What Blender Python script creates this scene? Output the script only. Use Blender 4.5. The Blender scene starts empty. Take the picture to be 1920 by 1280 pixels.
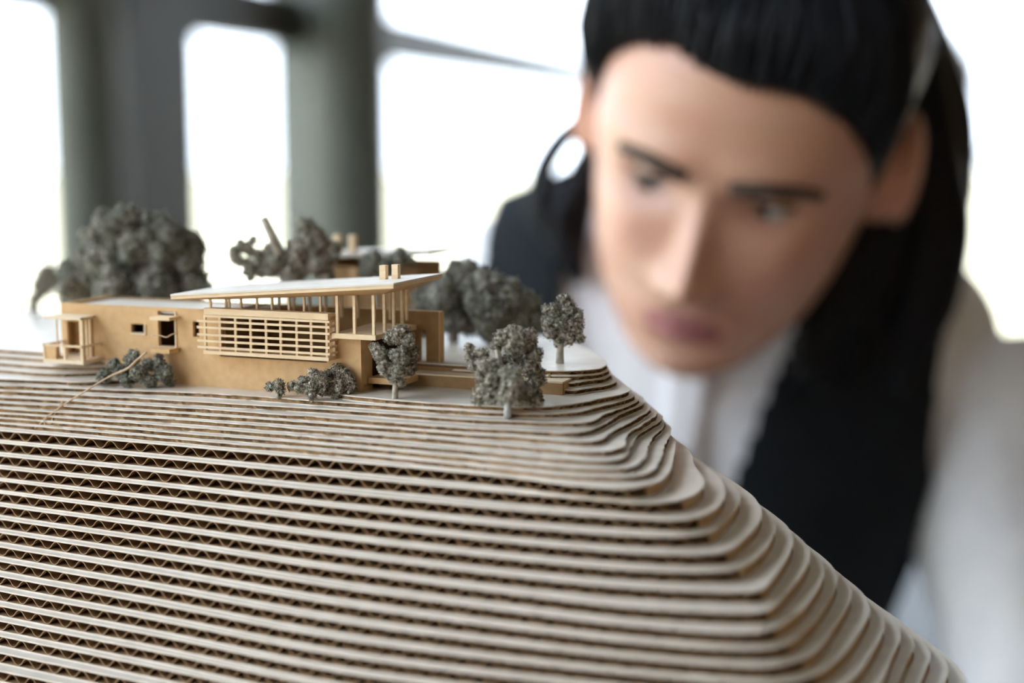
import bpy, bmesh, math, random
import numpy as np
from mathutils import Vector, Matrix, noise as mnoise

sc = bpy.context.scene
COL = sc.collection
rnd = random.Random(7)

# ------------------------------------------------------------------ camera
FPX = 1920 * 50.0 / 36.0            # focal length in pixels of the 1920x1280 frame
ZC = 1.05                           # camera height
PITCH = math.atan(360.0 / FPX)      # looking down so the horizon lies at y = 280
CAM = Vector((0, 0, ZC))
FWD = Vector((0, math.cos(PITCH), -math.sin(PITCH)))
UP = Vector((0, math.sin(PITCH), math.cos(PITCH)))
RIGHT = Vector((1, 0, 0))
cd = bpy.data.cameras.new('camera')
cam = bpy.data.objects.new('camera', cd)
COL.objects.link(cam)
cd.lens = 50.0
cd.sensor_width = 36.0
cd.clip_start = 0.02
cd.clip_end = 200
cam.location = CAM
cam.rotation_euler = (math.pi / 2 - PITCH, 0, 0)
cd.dof.use_dof = True
cd.dof.focus_distance = 0.461
cd.dof.aperture_fstop = 3.2
cd.dof.aperture_blades = 9
sc.camera = cam

# ------------------------------------------------------------------ world and exposure
sc.view_settings.view_transform = 'Standard'
sc.view_settings.look = 'None'
sc.view_settings.gamma = 1.0
sc.view_settings.use_curve_mapping = False
sc.view_settings.exposure = -0.02
world = bpy.data.worlds.new('World')
sc.world = world
world.use_nodes = True
wn = world.node_tree.nodes
wn.clear()
wo = wn.new('ShaderNodeOutputWorld')
wb = wn.new('ShaderNodeBackground')
wb.inputs[0].default_value = (0.785, 0.885, 1.0, 1)
wb.inputs[1].default_value = 7.0
world.node_tree.links.new(wb.outputs[0], wo.inputs[0])
sl = bpy.data.lights.new('sun', 'SUN')
sl.energy = 8.0
sl.angle = 0.02
sl.color = (1.0, 0.93, 0.8)
sun = bpy.data.objects.new('sun', sl)
COL.objects.link(sun)
sun.rotation_euler = (math.radians(38), 0, math.radians(25))


# ------------------------------------------------------------------ helpers
def ray(px, py):
    return FWD + RIGHT * ((px - 960) / FPX) + UP * ((640 - py) / FPX)


def at(px, py, d):
    return CAM + ray(px, py) * d


def on_z(px, py, z):
    r = ray(px, py)
    return CAM + r * ((z - ZC) / r.z)


def depth(p):
    return (Vector(p) - CAM).dot(FWD)


def tag(o, label=None, cat=None, group=None, kind=None):
    if label:
        o['label'] = label
    if cat:
        o['category'] = cat
    if group:
        o['group'] = group
    if kind:
        o['kind'] = kind
    return o


def empty(name, loc=(0, 0, 0), rz=0.0):
    o = bpy.data.objects.new(name, None)
    o.empty_display_size = 0.01
    COL.objects.link(o)
    o.location = loc
    o.rotation_euler = (0, 0, rz)
    return o


def mesh_obj(name, verts, faces, mat=None, parent=None, smooth=False):
    me = bpy.data.meshes.new(name)
    me.from_pydata([tuple(v) for v in verts], [], faces)
    me.update()
    if mat:
        me.materials.append(mat)
    if smooth:
        me.polygons.foreach_set('use_smooth', [True] * len(me.polygons))
    o = bpy.data.objects.new(name, me)
    COL.objects.link(o)
    if parent:
        o.parent = parent
    return o


def bm_obj(name, bm, mat=None, parent=None, smooth=False):
    me = bpy.data.meshes.new(name)
    bm.to_mesh(me)
    bm.free()
    if mat:
        me.materials.append(mat)
    if smooth:
        me.polygons.foreach_set('use_smooth', [True] * len(me.polygons))
    o = bpy.data.objects.new(name, me)
    COL.objects.link(o)
    if parent:
        o.parent = parent
    return o


def box_bm(bm, lo, hi, bevel=0.0, tilt=None):
    vs = [bm.verts.new((x, y, z)) for z in (lo[2], hi[2]) for y in (lo[1], hi[1]) for x in (lo[0], hi[0])]
    fs = [(0, 2, 3, 1), (4, 5, 7, 6), (0, 1, 5, 4), (2, 6, 7, 3), (0, 4, 6, 2), (1, 3, 7, 5)]
    faces = [bm.faces.new([vs[i] for i in f]) for f in fs]
    if bevel > 0:
        ed = list({e for f in faces for e in f.edges})
        bmesh.ops.bevel(bm, geom=ed, offset=bevel, segments=2, affect='EDGES', profile=0.5)


def box(name, lo, hi, mat, parent=None, bevel=0.0):
    bm = bmesh.new()
    lo2 = [min(a, b) for a, b in zip(lo, hi)]
    hi2 = [max(a, b) for a, b in zip(lo, hi)]
    box_bm(bm, lo2, hi2, bevel)
    return bm_obj(name, bm, mat, parent)


def tube_data(pts, radii, n=8, cap=True):
    """verts and faces of a tube along pts"""
    pts = [Vector(p) for p in pts]
    if not hasattr(radii, '__len__'):
        radii = [radii] * len(pts)
    V, F = [], []
    prev = None
    for i, p in enumerate(pts):
        t = (pts[min(i + 1, len(pts) - 1)] - pts[max(i - 1, 0)]).normalized()
        if prev is None:
            a = Vector((0, 0, 1)) if abs(t.z) < 0.9 else Vector((1, 0, 0))
            nrm = t.cross(a).normalized()
        else:
            nrm = (prev - t * prev.dot(t)).normalized()
        prev = nrm
        b = t.cross(nrm)
        for k in range(n):
            an = 2 * math.pi * k / n
            V.append(p + (nrm * math.cos(an) + b * math.sin(an)) * radii[i])
    for i in range(len(pts) - 1):
        for k in range(n):
            F.append((i * n + k, i * n + (k + 1) % n, (i + 1) * n + (k + 1) % n, (i + 1) * n + k))
    if cap:
        F.append(tuple(range(n))[::-1])
        F.append(tuple((len(pts) - 1) * n + k for k in range(n)))
    return V, F


def tube(name, pts, radii, mat, parent=None, n=8, smooth=True):
    V, F = tube_data(pts, radii, n)
    return mesh_obj(name, V, F, mat, parent, smooth)


def catmull(P, per=8):
    P = [np.array(p, float) for p in P]
    out = []
    for i in range(len(P) - 1):
        p0 = P[i - 1] if i > 0 else 2 * P[0] - P[1]
        p1, p2 = P[i], P[i + 1]
        p3 = P[i + 2] if i + 2 < len(P) else 2 * P[-1] - P[-2]
        t0 = 0.0
        t1 = t0 + max(1e-9, np.linalg.norm(p1 - p0)) ** 0.5
        t2 = t1 + max(1e-9, np.linalg.norm(p2 - p1)) ** 0.5
        t3 = t2 + max(1e-9, np.linalg.norm(p3 - p2)) ** 0.5
        for k in range(per):
            t = t1 + (t2 - t1) * k / per
            A1 = (t1 - t) / (t1 - t0) * p0 + (t - t0) / (t1 - t0) * p1
            A2 = (t2 - t) / (t2 - t1) * p1 + (t - t1) / (t2 - t1) * p2
            A3 = (t3 - t) / (t3 - t2) * p2 + (t - t2) / (t3 - t2) * p3
            B1 = (t2 - t) / (t2 - t0) * A1 + (t - t0) / (t2 - t0) * A2
            B2 = (t3 - t) / (t3 - t1) * A2 + (t - t1) / (t3 - t1) * A3
            out.append((t2 - t) / (t2 - t1) * B1 + (t - t1) / (t2 - t1) * B2)
    out.append(P[-1])
    return np.array(out)


def resample(P, ds):
    P = np.asarray(P, float)
    seg = np.linalg.norm(np.diff(P, axis=0), axis=1)
    s = np.r_[0, np.cumsum(seg)]
    n = max(2, int(s[-1] / ds))
    q = np.linspace(0, s[-1], n)
    return np.stack([np.interp(q, s, P[:, k]) for k in range(P.shape[1])], 1)


# ------------------------------------------------------------------ materials
def mat_new(name):
    m = bpy.data.materials.new(name)
    m.use_nodes = True
    nt = m.node_tree
    bs = nt.nodes['Principled BSDF']
    return m, nt, bs


def noisy(name, c1, c2, scale=40, rough=0.8, detail=4, bump=0.0, bscale=None, stretch=None, spec=0.3, sheen=0.0):
    m, nt, bs = mat_new(name)
    tc = nt.nodes.new('ShaderNodeTexCoord')
    mp = nt.nodes.new('ShaderNodeMapping')
    nt.links.new(tc.outputs['Object'], mp.inputs[0])
    if stretch:
        mp.inputs['Scale'].default_value = stretch
    nz = nt.nodes.new('ShaderNodeTexNoise')
    nz.inputs['Scale'].default_value = scale
    nz.inputs['Detail'].default_value = detail
    nt.links.new(mp.outputs[0], nz.inputs['Vector'])
    cr = nt.nodes.new('ShaderNodeValToRGB')
    cr.color_ramp.elements[0].position = 0.32
    cr.color_ramp.elements[1].position = 0.68
    cr.color_ramp.elements[0].color = (*c1, 1)
    cr.color_ramp.elements[1].color = (*c2, 1)
    nt.links.new(nz.outputs[0], cr.inputs[0])
    nt.links.new(cr.outputs[0], bs.inputs['Base Color'])
    bs.inputs['Roughness'].default_value = rough
    bs.inputs['Specular IOR Level'].default_value = spec
    if sheen:
        bs.inputs['Sheen Weight'].default_value = sheen
    if bump:
        n2 = nt.nodes.new('ShaderNodeTexNoise')
        n2.inputs['Scale'].default_value = bscale or scale * 2
        n2.inputs['Detail'].default_value = 3
        nt.links.new(mp.outputs[0], n2.inputs['Vector'])
        bp = nt.nodes.new('ShaderNodeBump')
        bp.inputs['Strength'].default_value = bump
        bp.inputs['Distance'].default_value = 0.0005
        nt.links.new(n2.outputs[0], bp.inputs['Height'])
        nt.links.new(bp.outputs[0], bs.inputs['Normal'])
    return m


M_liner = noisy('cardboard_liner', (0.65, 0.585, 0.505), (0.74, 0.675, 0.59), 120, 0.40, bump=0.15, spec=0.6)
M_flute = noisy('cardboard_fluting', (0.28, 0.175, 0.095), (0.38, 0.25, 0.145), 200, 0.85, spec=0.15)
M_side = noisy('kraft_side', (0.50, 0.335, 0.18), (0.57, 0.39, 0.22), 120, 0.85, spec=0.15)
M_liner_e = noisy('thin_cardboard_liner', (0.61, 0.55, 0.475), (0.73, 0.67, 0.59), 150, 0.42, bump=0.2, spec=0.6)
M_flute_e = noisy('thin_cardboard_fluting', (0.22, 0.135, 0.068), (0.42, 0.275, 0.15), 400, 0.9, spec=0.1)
M_board = noisy('brown_chipboard', (0.56, 0.36, 0.18), (0.64, 0.42, 0.22), 350, 0.8, bump=0.1, spec=0.2)
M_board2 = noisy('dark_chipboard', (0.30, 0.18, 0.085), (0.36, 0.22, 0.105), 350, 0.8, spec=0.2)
M_edge = noisy('pale_board_edge', (0.70, 0.56, 0.40), (0.78, 0.64, 0.47), 300, 0.8, spec=0.2)
M_stick = noisy('basswood_stick', (0.70, 0.52, 0.32), (0.79, 0.62, 0.41), 200, 0.7, stretch=(1, 4, 4), spec=0.25)
M_roof = noisy('pale_roof_card', (0.66, 0.60, 0.53), (0.73, 0.68, 0.60), 200, 0.55, spec=0.4)
M_raffia = noisy('raffia', (0.58, 0.40, 0.25), (0.76, 0.58, 0.40), 300, 0.7)
M_twig = noisy('dry_twig', (0.30, 0.27, 0.21), (0.50, 0.46, 0.38), 400, 0.9)
M_pale = noisy('pale_painted_twig', (0.36, 0.39, 0.38), (0.50, 0.52, 0.50), 400, 0.8)
M_twig_dark = noisy('dark_twig', (0.07, 0.06, 0.05), (0.13, 0.11, 0.09), 400, 0.9)


def foliage_mat(name, dark, mid, pale):
    m, nt, bs = mat_new(name)
    tc = nt.nodes.new('ShaderNodeTexCoord')
    nz = nt.nodes.new('ShaderNodeTexNoise')
    nz.inputs['Scale'].default_value = 900
    nz.inputs['Detail'].default_value = 2
    nt.links.new(tc.outputs['Object'], nz.inputs['Vector'])
    cr = nt.nodes.new('ShaderNodeValToRGB')
    e = cr.color_ramp.elements
    e[0].position, e[0].color = 0.30, (*dark, 1)
    e[1].position, e[1].color = 0.72, (*pale, 1)
    k = e.new(0.5)
    k.color = (*mid, 1)
    nt.links.new(nz.outputs[0], cr.inputs[0])
    n2 = nt.nodes.new('ShaderNodeTexNoise')
    n2.inputs['Scale'].default_value = 90
    nt.links.new(tc.outputs['Object'], n2.inputs['Vector'])
    mx = nt.nodes.new('ShaderNodeMixRGB')
    mx.blend_type = 'MULTIPLY'
    mx.inputs[0].default_value = 0.6
    c2 = nt.nodes.new('ShaderNodeValToRGB')
    c2.color_ramp.elements[0].position = 0.35
    c2.color_ramp.elements[0].color = (0.62, 0.72, 0.62, 1)
    c2.color_ramp.elements[1].position = 0.65
    c2.color_ramp.elements[1].color = (1, 0.95, 0.9, 1)
    nt.links.new(n2.outputs[0], c2.inputs[0])
    nt.links.new(cr.outputs[0], mx.inputs[1])
    nt.links.new(c2.outputs[0], mx.inputs[2])
    nt.links.new(mx.outputs[0], bs.inputs['Base Color'])
    bs.inputs['Roughness'].default_value = 0.9
    bs.inputs['Specular IOR Level'].default_value = 0.1
    return m


M_fol = foliage_mat('dried_lichen', (0.10, 0.085, 0.068), (0.34, 0.30, 0.255), (0.85, 0.80, 0.73))
M_fol_green = foliage_mat('grey_green_lichen', (0.09, 0.088, 0.072), (0.27, 0.26, 0.225), (0.62, 0.61, 0.57))

# ------------------------------------------------------------------ the cardboard hill: levels
TB, TE = 0.0040, 0.0017
Z_B1 = at(0, 805, 0.48).z                       # top of the first thick sheet


def z_b(j):                                     # top of thick sheet j (1 = highest)
    return Z_B1 - TB * (j - 1)


def z_e(k):                                     # top of thin sheet k (13 = lowest, 1 = plateau)
    return Z_B1 + TE * (14 - k)


GROUND = z_e(6)                                 # the level the house stands on
HO = on_z(678, 745, GROUND)                     # right foot of the facade
HL = on_z(117, 706, GROUND)
PSI = math.atan2(HL.y - HO.y, HO.x - HL.x)      # how far the facade turns away
U2 = np.array([math.cos(PSI), -math.sin(PSI)])
V2 = np.array([math.sin(PSI), math.cos(PSI)])
HO2 = np.array([HO.x, HO.y])


def uv(p):
    q = np.array([p[0], p[1]]) - HO2
    return np.array([q @ U2, q @ V2])


def xy(u, v):
    return HO2 + U2 * u + V2 * v


def F(px, py, v=0.0):
    """(u, w) of the pixel's ray on the plane parallel to the facade at v"""
    r = ray(px, py)
    c = uv(CAM)
    rv = np.array([r.x, r.y]) @ V2
    ru = np.array([r.x, r.y]) @ U2
    t = (v - c[1]) / rv
    return c[0] + ru * t, (ZC + r.z * t) - GROUND


# contours read off the model, as (u, v) in the house's frame on the level of each sheet
def key(pts, z):
    return [uv(on_z(x, y, z)) for x, y in pts]


B_left = [805, 828, 852, 876, 899, 922, 946, 971, 996, 1023, 1050, 1078, 1106, 1134, 1162, 1190, 1222, 1256]
B_mid = [861, 890, 920, 948, 977, 1006, 1036, 1066, 1098, 1130, 1162, 1194, 1225, 1256, 1288, 1320, 1354, 1388]
B_right = {
    1: [(949, 891), (1080, 907), (1180, 913), (1230, 903), (1253, 885), (1262, 863), (1266, 828)],
    2: [(960, 921), (1100, 933), (1213, 941), (1269, 937), (1297, 929), (1317, 913), (1320, 902), (1312, 886), (1302, 872), (1296, 850)],
    3: [(960, 953), (1200, 970), (1283, 972), (1326, 962), (1354, 938), (1359, 918), (1352, 900)],
    4: [(960, 984), (1200, 1002), (1282, 1003), (1331, 996), (1364, 971), (1384, 945), (1387, 929), (1379, 914)],
    5: [(960, 1014), (1200, 1034), (1315, 1037), (1357, 1033), (1397, 1008), (1423, 978), (1428, 958), (1420, 940)],
    6: [(960, 1045), (1200, 1066), (1348, 1069), (1384, 1064), (1430, 1034), (1450, 1003), (1454, 986), (1446, 968)],
    7: [(960, 1077), (1200, 1100), (1380, 1107), (1423, 1105), (1449, 1083), (1476, 1044), (1487, 1014), (1482, 995)],
    8: [(960, 1110), (1200, 1137), (1397, 1146), (1436, 1143), (1479, 1106), (1512, 1063), (1519, 1042), (1513, 1024)],
    9: [(960, 1143), (1200, 1171), (1397, 1184), (1446, 1178), (1495, 1149), (1531, 1106), (1545, 1073), (1541, 1052)],
    10: [(960, 1175), (1200, 1202), (1364, 1214), (1462, 1210), (1514, 1176), (1556, 1122), (1570, 1090), (1566, 1070)],
    11: [(960, 1206), (1200, 1232), (1364, 1245), (1446, 1247), (1514, 1230), (1566, 1172), (1596, 1120), (1594, 1100)],
    13: [(960, 1268), (1200, 1293), (1400, 1310), (1500, 1308), (1560, 1294), (1600, 1270), (1636, 1221), (1657, 1180), (1656, 1160)],
    14: [(960, 1300), (1200, 1326), (1420, 1343), (1530, 1340), (1600, 1322), (1650, 1280), (1672, 1231), (1688, 1195), (1685, 1176)],
    15: [(960, 1332), (1200, 1358), (1440, 1376), (1560, 1372), (1630, 1348), (1680, 1288), (1700, 1240), (1714, 1212), (1710, 1194)],
    16: [(960, 1364), (1200, 1391), (1460, 1409), (1590, 1404), (1660, 1380), (1715, 1300), (1736, 1252), (1744, 1230), (1738, 1212)],
    17: [(960, 1397), (1200, 1424), (1480, 1442), (1620, 1436), (1700, 1405), (1755, 1320), (1773, 1275), (1778, 1252), (1770, 1234)],
    18: [(960, 1430), (1200, 1457), (1500, 1475), (1650, 1468), (1735, 1437), (1790, 1345), (1808, 1300), (1812, 1278), (1804, 1260)],
    12: [(960, 1237), (1200, 1262), (1364, 1276), (1462, 1278), (1528, 1264), (1580, 1226), (1622, 1168), (1631, 1146), (1626, 1124)],
}

HILL = empty('cardboard_hill_model', (HO.x, HO.y, 0), 0)
HILL_LOC = Vector((HO.x, HO.y, 0))
tag(HILL, 'terraced hill model of stacked corrugated cardboard sheets with cut flute edges', 'hill model')


def sheet(zt, thick, contour_uv, pitch, lin, amp_noise, flute_axis, M_l, M_f, name, phase, back_u, back_v, seed, vis=True):
    """one corrugated sheet: two liners, with the fluting between them as its child"""
    base = resample(contour_uv, pitch / 14 if flute_axis == 'u' else pitch / 7)
    n = len(base)
    tang = np.gradient(base, axis=0)
    tang /= np.linalg.norm(tang, axis=1)[:, None] + 1e-12
    nrm = np.stack([tang[:, 1], -tang[:, 0]], 1)            # points out of the hill
    s = np.r_[0, np.cumsum(np.linalg.norm(np.diff(base, axis=0), axis=1))]

    def wob(sd, a, f1=45.0, f2=230.0):
        return np.array([a * (0.7 * mnoise.noise((x * f1, sd, 1.3)) + 0.5 * mnoise.noise((x * f2, sd, 7.7))) for x in s])

    zb = zt - thick
    verts, faces = [], []

    def slab(z1, z0, off):
        front = base + nrm * off[:, None]
        st = max(1, int(0.0012 / (s[1] - s[0])))
        idx = list(range(0, n, st))
        if idx[-1] != n - 1:
            idx.append(n - 1)
        pl = [front[i] for i in idx]
        pl += [np.array([pl[-1][0] - 0.05, back_v]), np.array([back_u, back_v]), np.array([back_u, pl[0][1]])]
        b0 = len(verts)
        m = len(pl)
        for z in (z1, z0):
            for p in pl:
                q = xy(*p)
                verts.append((q[0] - HILL_LOC.x, q[1] - HILL_LOC.y, z))
        faces.append([b0 + i for i in range(m)])
        faces.append([b0 + m + i for i in range(m)][::-1])
        for i in range(m):
            k = (i + 1) % m
            faces.append([b0 + k, b0 + i, b0 + m + i, b0 + m + k])

    slab(zt, zt - lin, wob(seed, amp_noise))
    in1, in2 = 1, len(faces)                         # the faces that look onto the fluting are raw kraft paper
    slab(zb + lin, zb, wob(seed + 9.1, amp_noise))
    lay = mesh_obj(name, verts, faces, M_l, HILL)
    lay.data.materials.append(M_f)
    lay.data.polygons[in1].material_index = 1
    lay.data.polygons[in2].material_index = 1
    if not vis:
        return lay
    # fluting
    q = base[:, 0] if flute_axis == 'u' else base[:, 1]
    dq = np.abs(tang[:, 0] if flute_axis == 'u' else tang[:, 1])
    jit = np.array([0.10 * pitch * mnoise.noise((x * 25, seed, 3.1)) for x in s])
    pap = 0.00028 if flute_axis == 'u' else 0.00016
    A = (thick - 2 * lin - pap) / 2
    ph = 2 * math.pi * (q + jit) / pitch + phase
    w = np.sin(ph)
    w = np.sign(w) * np.abs(w) ** 0.85
    dmg = np.array([max(0.0, mnoise.noise((x * 60, seed + 4, 9.0)) - 0.45) for x in s])
    zc = (zt + zb) / 2 + A * w * (1 - 0.9 * dmg)
    rec = wob(seed + 3.3, amp_noise * 0.7) - 0.0003 - 0.0004 * dmg
    fr = base + nrm * rec[:, None]
    ext = np.array([0, 0.02]) if flute_axis == 'u' else np.array([-0.010, 0])
    V, FF = [], []
    prev = None
    for i in range(n):
        if dq[i] < 0.28 or nrm[i] @ ext > -0.2 * np.linalg.norm(ext):
            prev = None
            continue
        # paper thickness measured across the wave
        slope = abs(math.cos(ph[i])) * A * 2 * math.pi / pitch
        hp = pap / 2 * math.sqrt(1 + slope * slope)
        a = len(V)
        f2, b2 = xy(*fr[i]), xy(*(fr[i] + ext))
        for p, z in ((f2, zc[i] + hp), (f2, zc[i] - hp), (b2, zc[i] + hp), (b2, zc[i] - hp)):
            z = min(max(z, zb + lin * 0.5), zt - lin * 0.5)
            V.append((p[0] - HILL_LOC.x, p[1] - HILL_LOC.y, z))
        if prev is not None:
            FF += [(prev, a, a + 1, prev + 1), (prev + 2, a + 2, a, prev), (prev + 1, a + 1, a + 3, prev + 3)]
        prev = a
    n_wave = len(FF)
    prev = None
    wr = wob(seed + 5.5, amp_noise * 2.2, 90, 600)
    lim = 0.42
    for i in range(0, n, 3):
        if dq[i] > lim and nrm[i] @ ext < -0.2 * np.linalg.norm(ext):
            prev = None
            continue
        a = len(V)
        o1 = fr[i] - nrm[i] * 0.0001
        o2 = fr[i] - nrm[i] * (0.0003 + abs(wr[i]))
        for p, z in ((o1, zt - lin * 0.6), (o2, (zt + zb) / 2), (o1, zb + lin * 0.6)):
            g = xy(*p)
            V.append((g[0] - HILL_LOC.x, g[1] - HILL_LOC.y, z))
        if prev is not None:
            FF += [(prev, prev + 1, a + 1, a), (prev + 1, prev + 2, a + 2, a + 1)]
        prev = a
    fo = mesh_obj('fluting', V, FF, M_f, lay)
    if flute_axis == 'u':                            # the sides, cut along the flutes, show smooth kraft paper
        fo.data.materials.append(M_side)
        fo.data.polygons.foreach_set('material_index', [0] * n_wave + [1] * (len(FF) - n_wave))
    return lay


# thick sheets
NB = 24
Bcont = {}
for j in range(1, 19):
    z = z_b(j)
    pts = [(-330, 2 * B_left[j - 1] - B_mid[j - 1] + (B_mid[j - 1] - B_left[j - 1]) * 0.45),
           (0, B_left[j - 1]), (315, (B_left[j - 1] + B_mid[j - 1]) / 2 - 1), (630, B_mid[j - 1])]
    if j in B_right:
        kp = key(pts + B_right[j], z)
    else:
        prevk = Bcont[j - 1]
        d0 = np.array([0.0028, -0.0012])
        kp = key(pts, z) + [p + d0 * (0.6 if i == 0 else 1.0) for i, p in enumerate(prevk[4:])]
    Bcont[j] = kp
for j in range(19, NB + 1):
    Bcont[j] = [p + np.array([0.0024, -0.002]) for p in Bcont[j - 1]]
BACK_V = 0.105
BACK_U = -0.30
for j in range(1, NB + 1):
    kp = list(Bcont[j])
    last, prv = kp[-1], kp[-2]
    d = (last - prv) / np.linalg.norm(last - prv)
    d2 = np.array([-0.55, 0.83])
    kp += [last + d * 0.006 + d2 * 0.004, last + d * 0.01 + d2 * 0.03, last + d2 * 0.09]
    c = catmull(kp, 10)
    sheet(z_b(j), TB, c, 0.0076, 0.00055, 0.00020, 'u', M_liner, M_flute, 'cardboard_sheet', rnd.uniform(0, 6.28), BACK_U, BACK_V, j * 2.7, vis=j <= 20)

# thin sheets
E_left = {6: 722, 7: 732, 8: 743, 9: 754, 10: 765, 11: 774, 12: 783, 13: 793}
E_370 = {6: 736, 7: 752, 8: 765, 9: 776, 10: 788, 11: 801, 12: 813, 13: 825}
E_657 = {6: 755, 7: 769, 8: 785, 9: 796, 10: 810, 11: 824, 12: 836, 13: 849}
E_right = {
    1: [(1025, 697), (1083, 694), (1120, 691), (1132, 687)],
    2: [(1025, 708), (1083, 704), (1120, 701), (1136, 696)],
    3: [(1020, 721), (1074, 717), (1100, 713), (1132, 709), (1141, 705)],
    4: [(1000, 736), (1075, 731), (1100, 727), (1135, 722), (1151, 717)],
    5: [(690, 745), (860, 757), (960, 762), (1023, 761), (1073, 757), (1122, 748), (1160, 740), (1173, 736)],
    6: [(850, 768), (980, 774), (1040, 774), (1083, 771), (1117, 763), (1160, 753), (1182, 745)],
    7: [(850, 783), (980, 789), (1049, 791), (1100, 790), (1117, 785), (1135, 775), (1169, 763), (1193, 753)],
    8: [(850, 799), (980, 806), (1066, 810), (1100, 807), (1126, 797), (1143, 787), (1169, 773), (1204, 758)],
    9: [(850, 811), (980, 819), (1083, 827), (1117, 826), (1135, 820), (1148, 808), (1169, 796), (1202, 779), (1218, 767)],
    10: [(850, 825), (980, 836), (1083, 845), (1135, 845), (1166, 838), (1174, 826), (1180, 811), (1197, 800), (1230, 779)],
    11: [(850, 841), (980, 853), (1049, 859), (1135, 863), (1166, 858), (1179, 846), (1187, 826), (1196, 815), (1220, 799), (1239, 787)],
    12: [(850, 855), (980, 868), (1100, 877), (1172, 877), (1198, 867), (1211, 847), (1220, 826), (1230, 812), (1247, 796)],
    13: [(850, 868), (980, 882), (1100, 892), (1190, 892), (1225, 881), (1239, 858), (1246, 836), (1258, 808)],
}
E_behind = {5: 713, 4: 694, 3: 681, 2: 668, 1: 656}
HLu = uv(HL)[0]
for k in range(13, 0, -1):
    z = z_e(k)
    if k >= 6:
        pts = [(-330, E_left[k] * 1.9 - E_370[k] * 0.9), (0, E_left[k]), (185, (E_left[k] + E_370[k]) / 2 - 0.5), (370, E_370[k]), (657, E_657[k])]
        kp = key(pts + E_right[k], z)
    else:
        l0 = E_behind[k]
        if k == 5:                                   # this edge runs on in front of the wall for a while
            kp = key([(-330, 692), (0, 709), (100, 713), (150, 715.5)], z)
            kp += [np.array([kp[-1][0] + 0.02, 0.0012]), np.array([-0.05, 0.006])]
        else:
            kp = key([(-330, l0 - 22), (0, l0 - 2), (105, l0 + 5)], z)
            kp += [np.array([HLu + 0.03, max(kp[-1][1], 0.003)]), np.array([-0.05, 0.012 + 0.004 * (5 - k)])]
        if k < 5:
            rk = key([p for p in E_right[k] if p[0] > 1066], z)
            vt = uv(on_z(1055, 741, z_e(5)))[1]
            kp[-1] = np.array([-0.05, vt + 0.006])
            kp += [np.array([0.0, vt + 0.0075]), np.array([rk[0][0] - 0.012, vt + 0.006])] + rk
        else:
            kp += key(E_right[k], z)
    last, prv = kp[-1], kp[-2]
    d = (last - prv) / np.linalg.norm(last - prv)
    d2 = np.array([-0.5, 0.86])
    if k <= 4:
        d = np.array([0.15, 0.99])
    kp += [last + d * 0.004 + d2 * 0.003, last + d * 0.006 + d2 * 0.03, last + d2 * 0.08]
    c = catmull(kp, 10)
    sheet(z, TE, c, 0.0026, 0.00033, 0.0010 if k > 4 else 0.0003, 'v', M_liner_e, M_flute_e, 'thin_cardboard_sheet', rnd.uniform(0, 6.28), BACK_U, BACK_V, 100 + k * 3.1)

# base board and table
TABLE_Z = 0.79
Z_BASE = z_b(NB) - TB
c = resample(catmull(list(Bcont[NB]) + [Bcont[NB][-1] + np.array([-0.05, 0.08])], 6), 0.006)
pl = [p + np.array([0.001, -0.002]) for p in c] + [np.array([c[-1][0] - 0.05, BACK_V]), np.array([BACK_U, BACK_V]), np.array([BACK_U, c[0][1]])]
m = len(pl)
bm = bmesh.new()
vb = [bm.verts.new((*(xy(*p) - HO2), TABLE_Z)) for p in pl]
vt = [bm.verts.new((*(xy(*p) - HO2), Z_BASE)) for p in pl]
bm.faces.new(vb[::-1])
bm.faces.new(vt)
for i in range(m):
    bm.faces.new((vb[i], vb[(i + 1) % m], vt[(i + 1) % m], vt[i]))
M_ply = noisy('plywood', (0.50, 0.36, 0.22), (0.62, 0.46, 0.29), 30, 0.6, stretch=(1, 12, 12))
bm_obj('base_board', bm, M_ply, HILL)

M_table = noisy('oak_table', (0.34, 0.23, 0.14), (0.46, 0.32, 0.20), 12, 0.45, stretch=(1, 14, 14))
TBL = empty('work_table', (0, 0.30, 0))
tag(TBL, 'oak work table under the cardboard hill model', 'table')
box('table_top', (-0.75, -0.42, TABLE_Z - 0.03), (0.62, 0.34, TABLE_Z), M_table, TBL, 0.003)
for sx in (-0.70, 0.53):
    for sy in (-0.38, 0.28):
        box('leg', (sx, sy, 0), (sx + 0.05, sy + 0.05, TABLE_Z - 0.03), M_table, TBL, 0.003)

# ------------------------------------------------------------------ the house model
HOUSE = empty('house_model', (HO.x, HO.y, GROUND), -PSI)
tag(HOUSE, 'brown chipboard house model with slatted window box and tilted roof on the cardboard hill', 'house model')


def hb(name, u, v, w, mat, parent=HOUSE, bevel=0.0):
    return box(name, (u[0], v[0], w[0]), (u[1], v[1], w[1]), mat, parent, bevel)


uL = F(117, 640)[0]
W_TOP = F(118, 568)[1]                       # height of the long wall
TH = 0.0016


def opening(x0, y0, x1, y1):
    a, b = F(x0, y1), F(x1, y0)
    return (a[0], b[0], a[1], b[1])


OPEN = [opening(246, 608, 273, 626), opening(297.5, 584, 330, 651), opening(362, 603, 373, 631),
        opening(413, 600, 611, 668), opening(128, 603, 150, 664)]
W_LOW = F(500, 583)[1]                       # the wall is lower where the clerestory sits
u_step = F(392, 575)[0]


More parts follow.
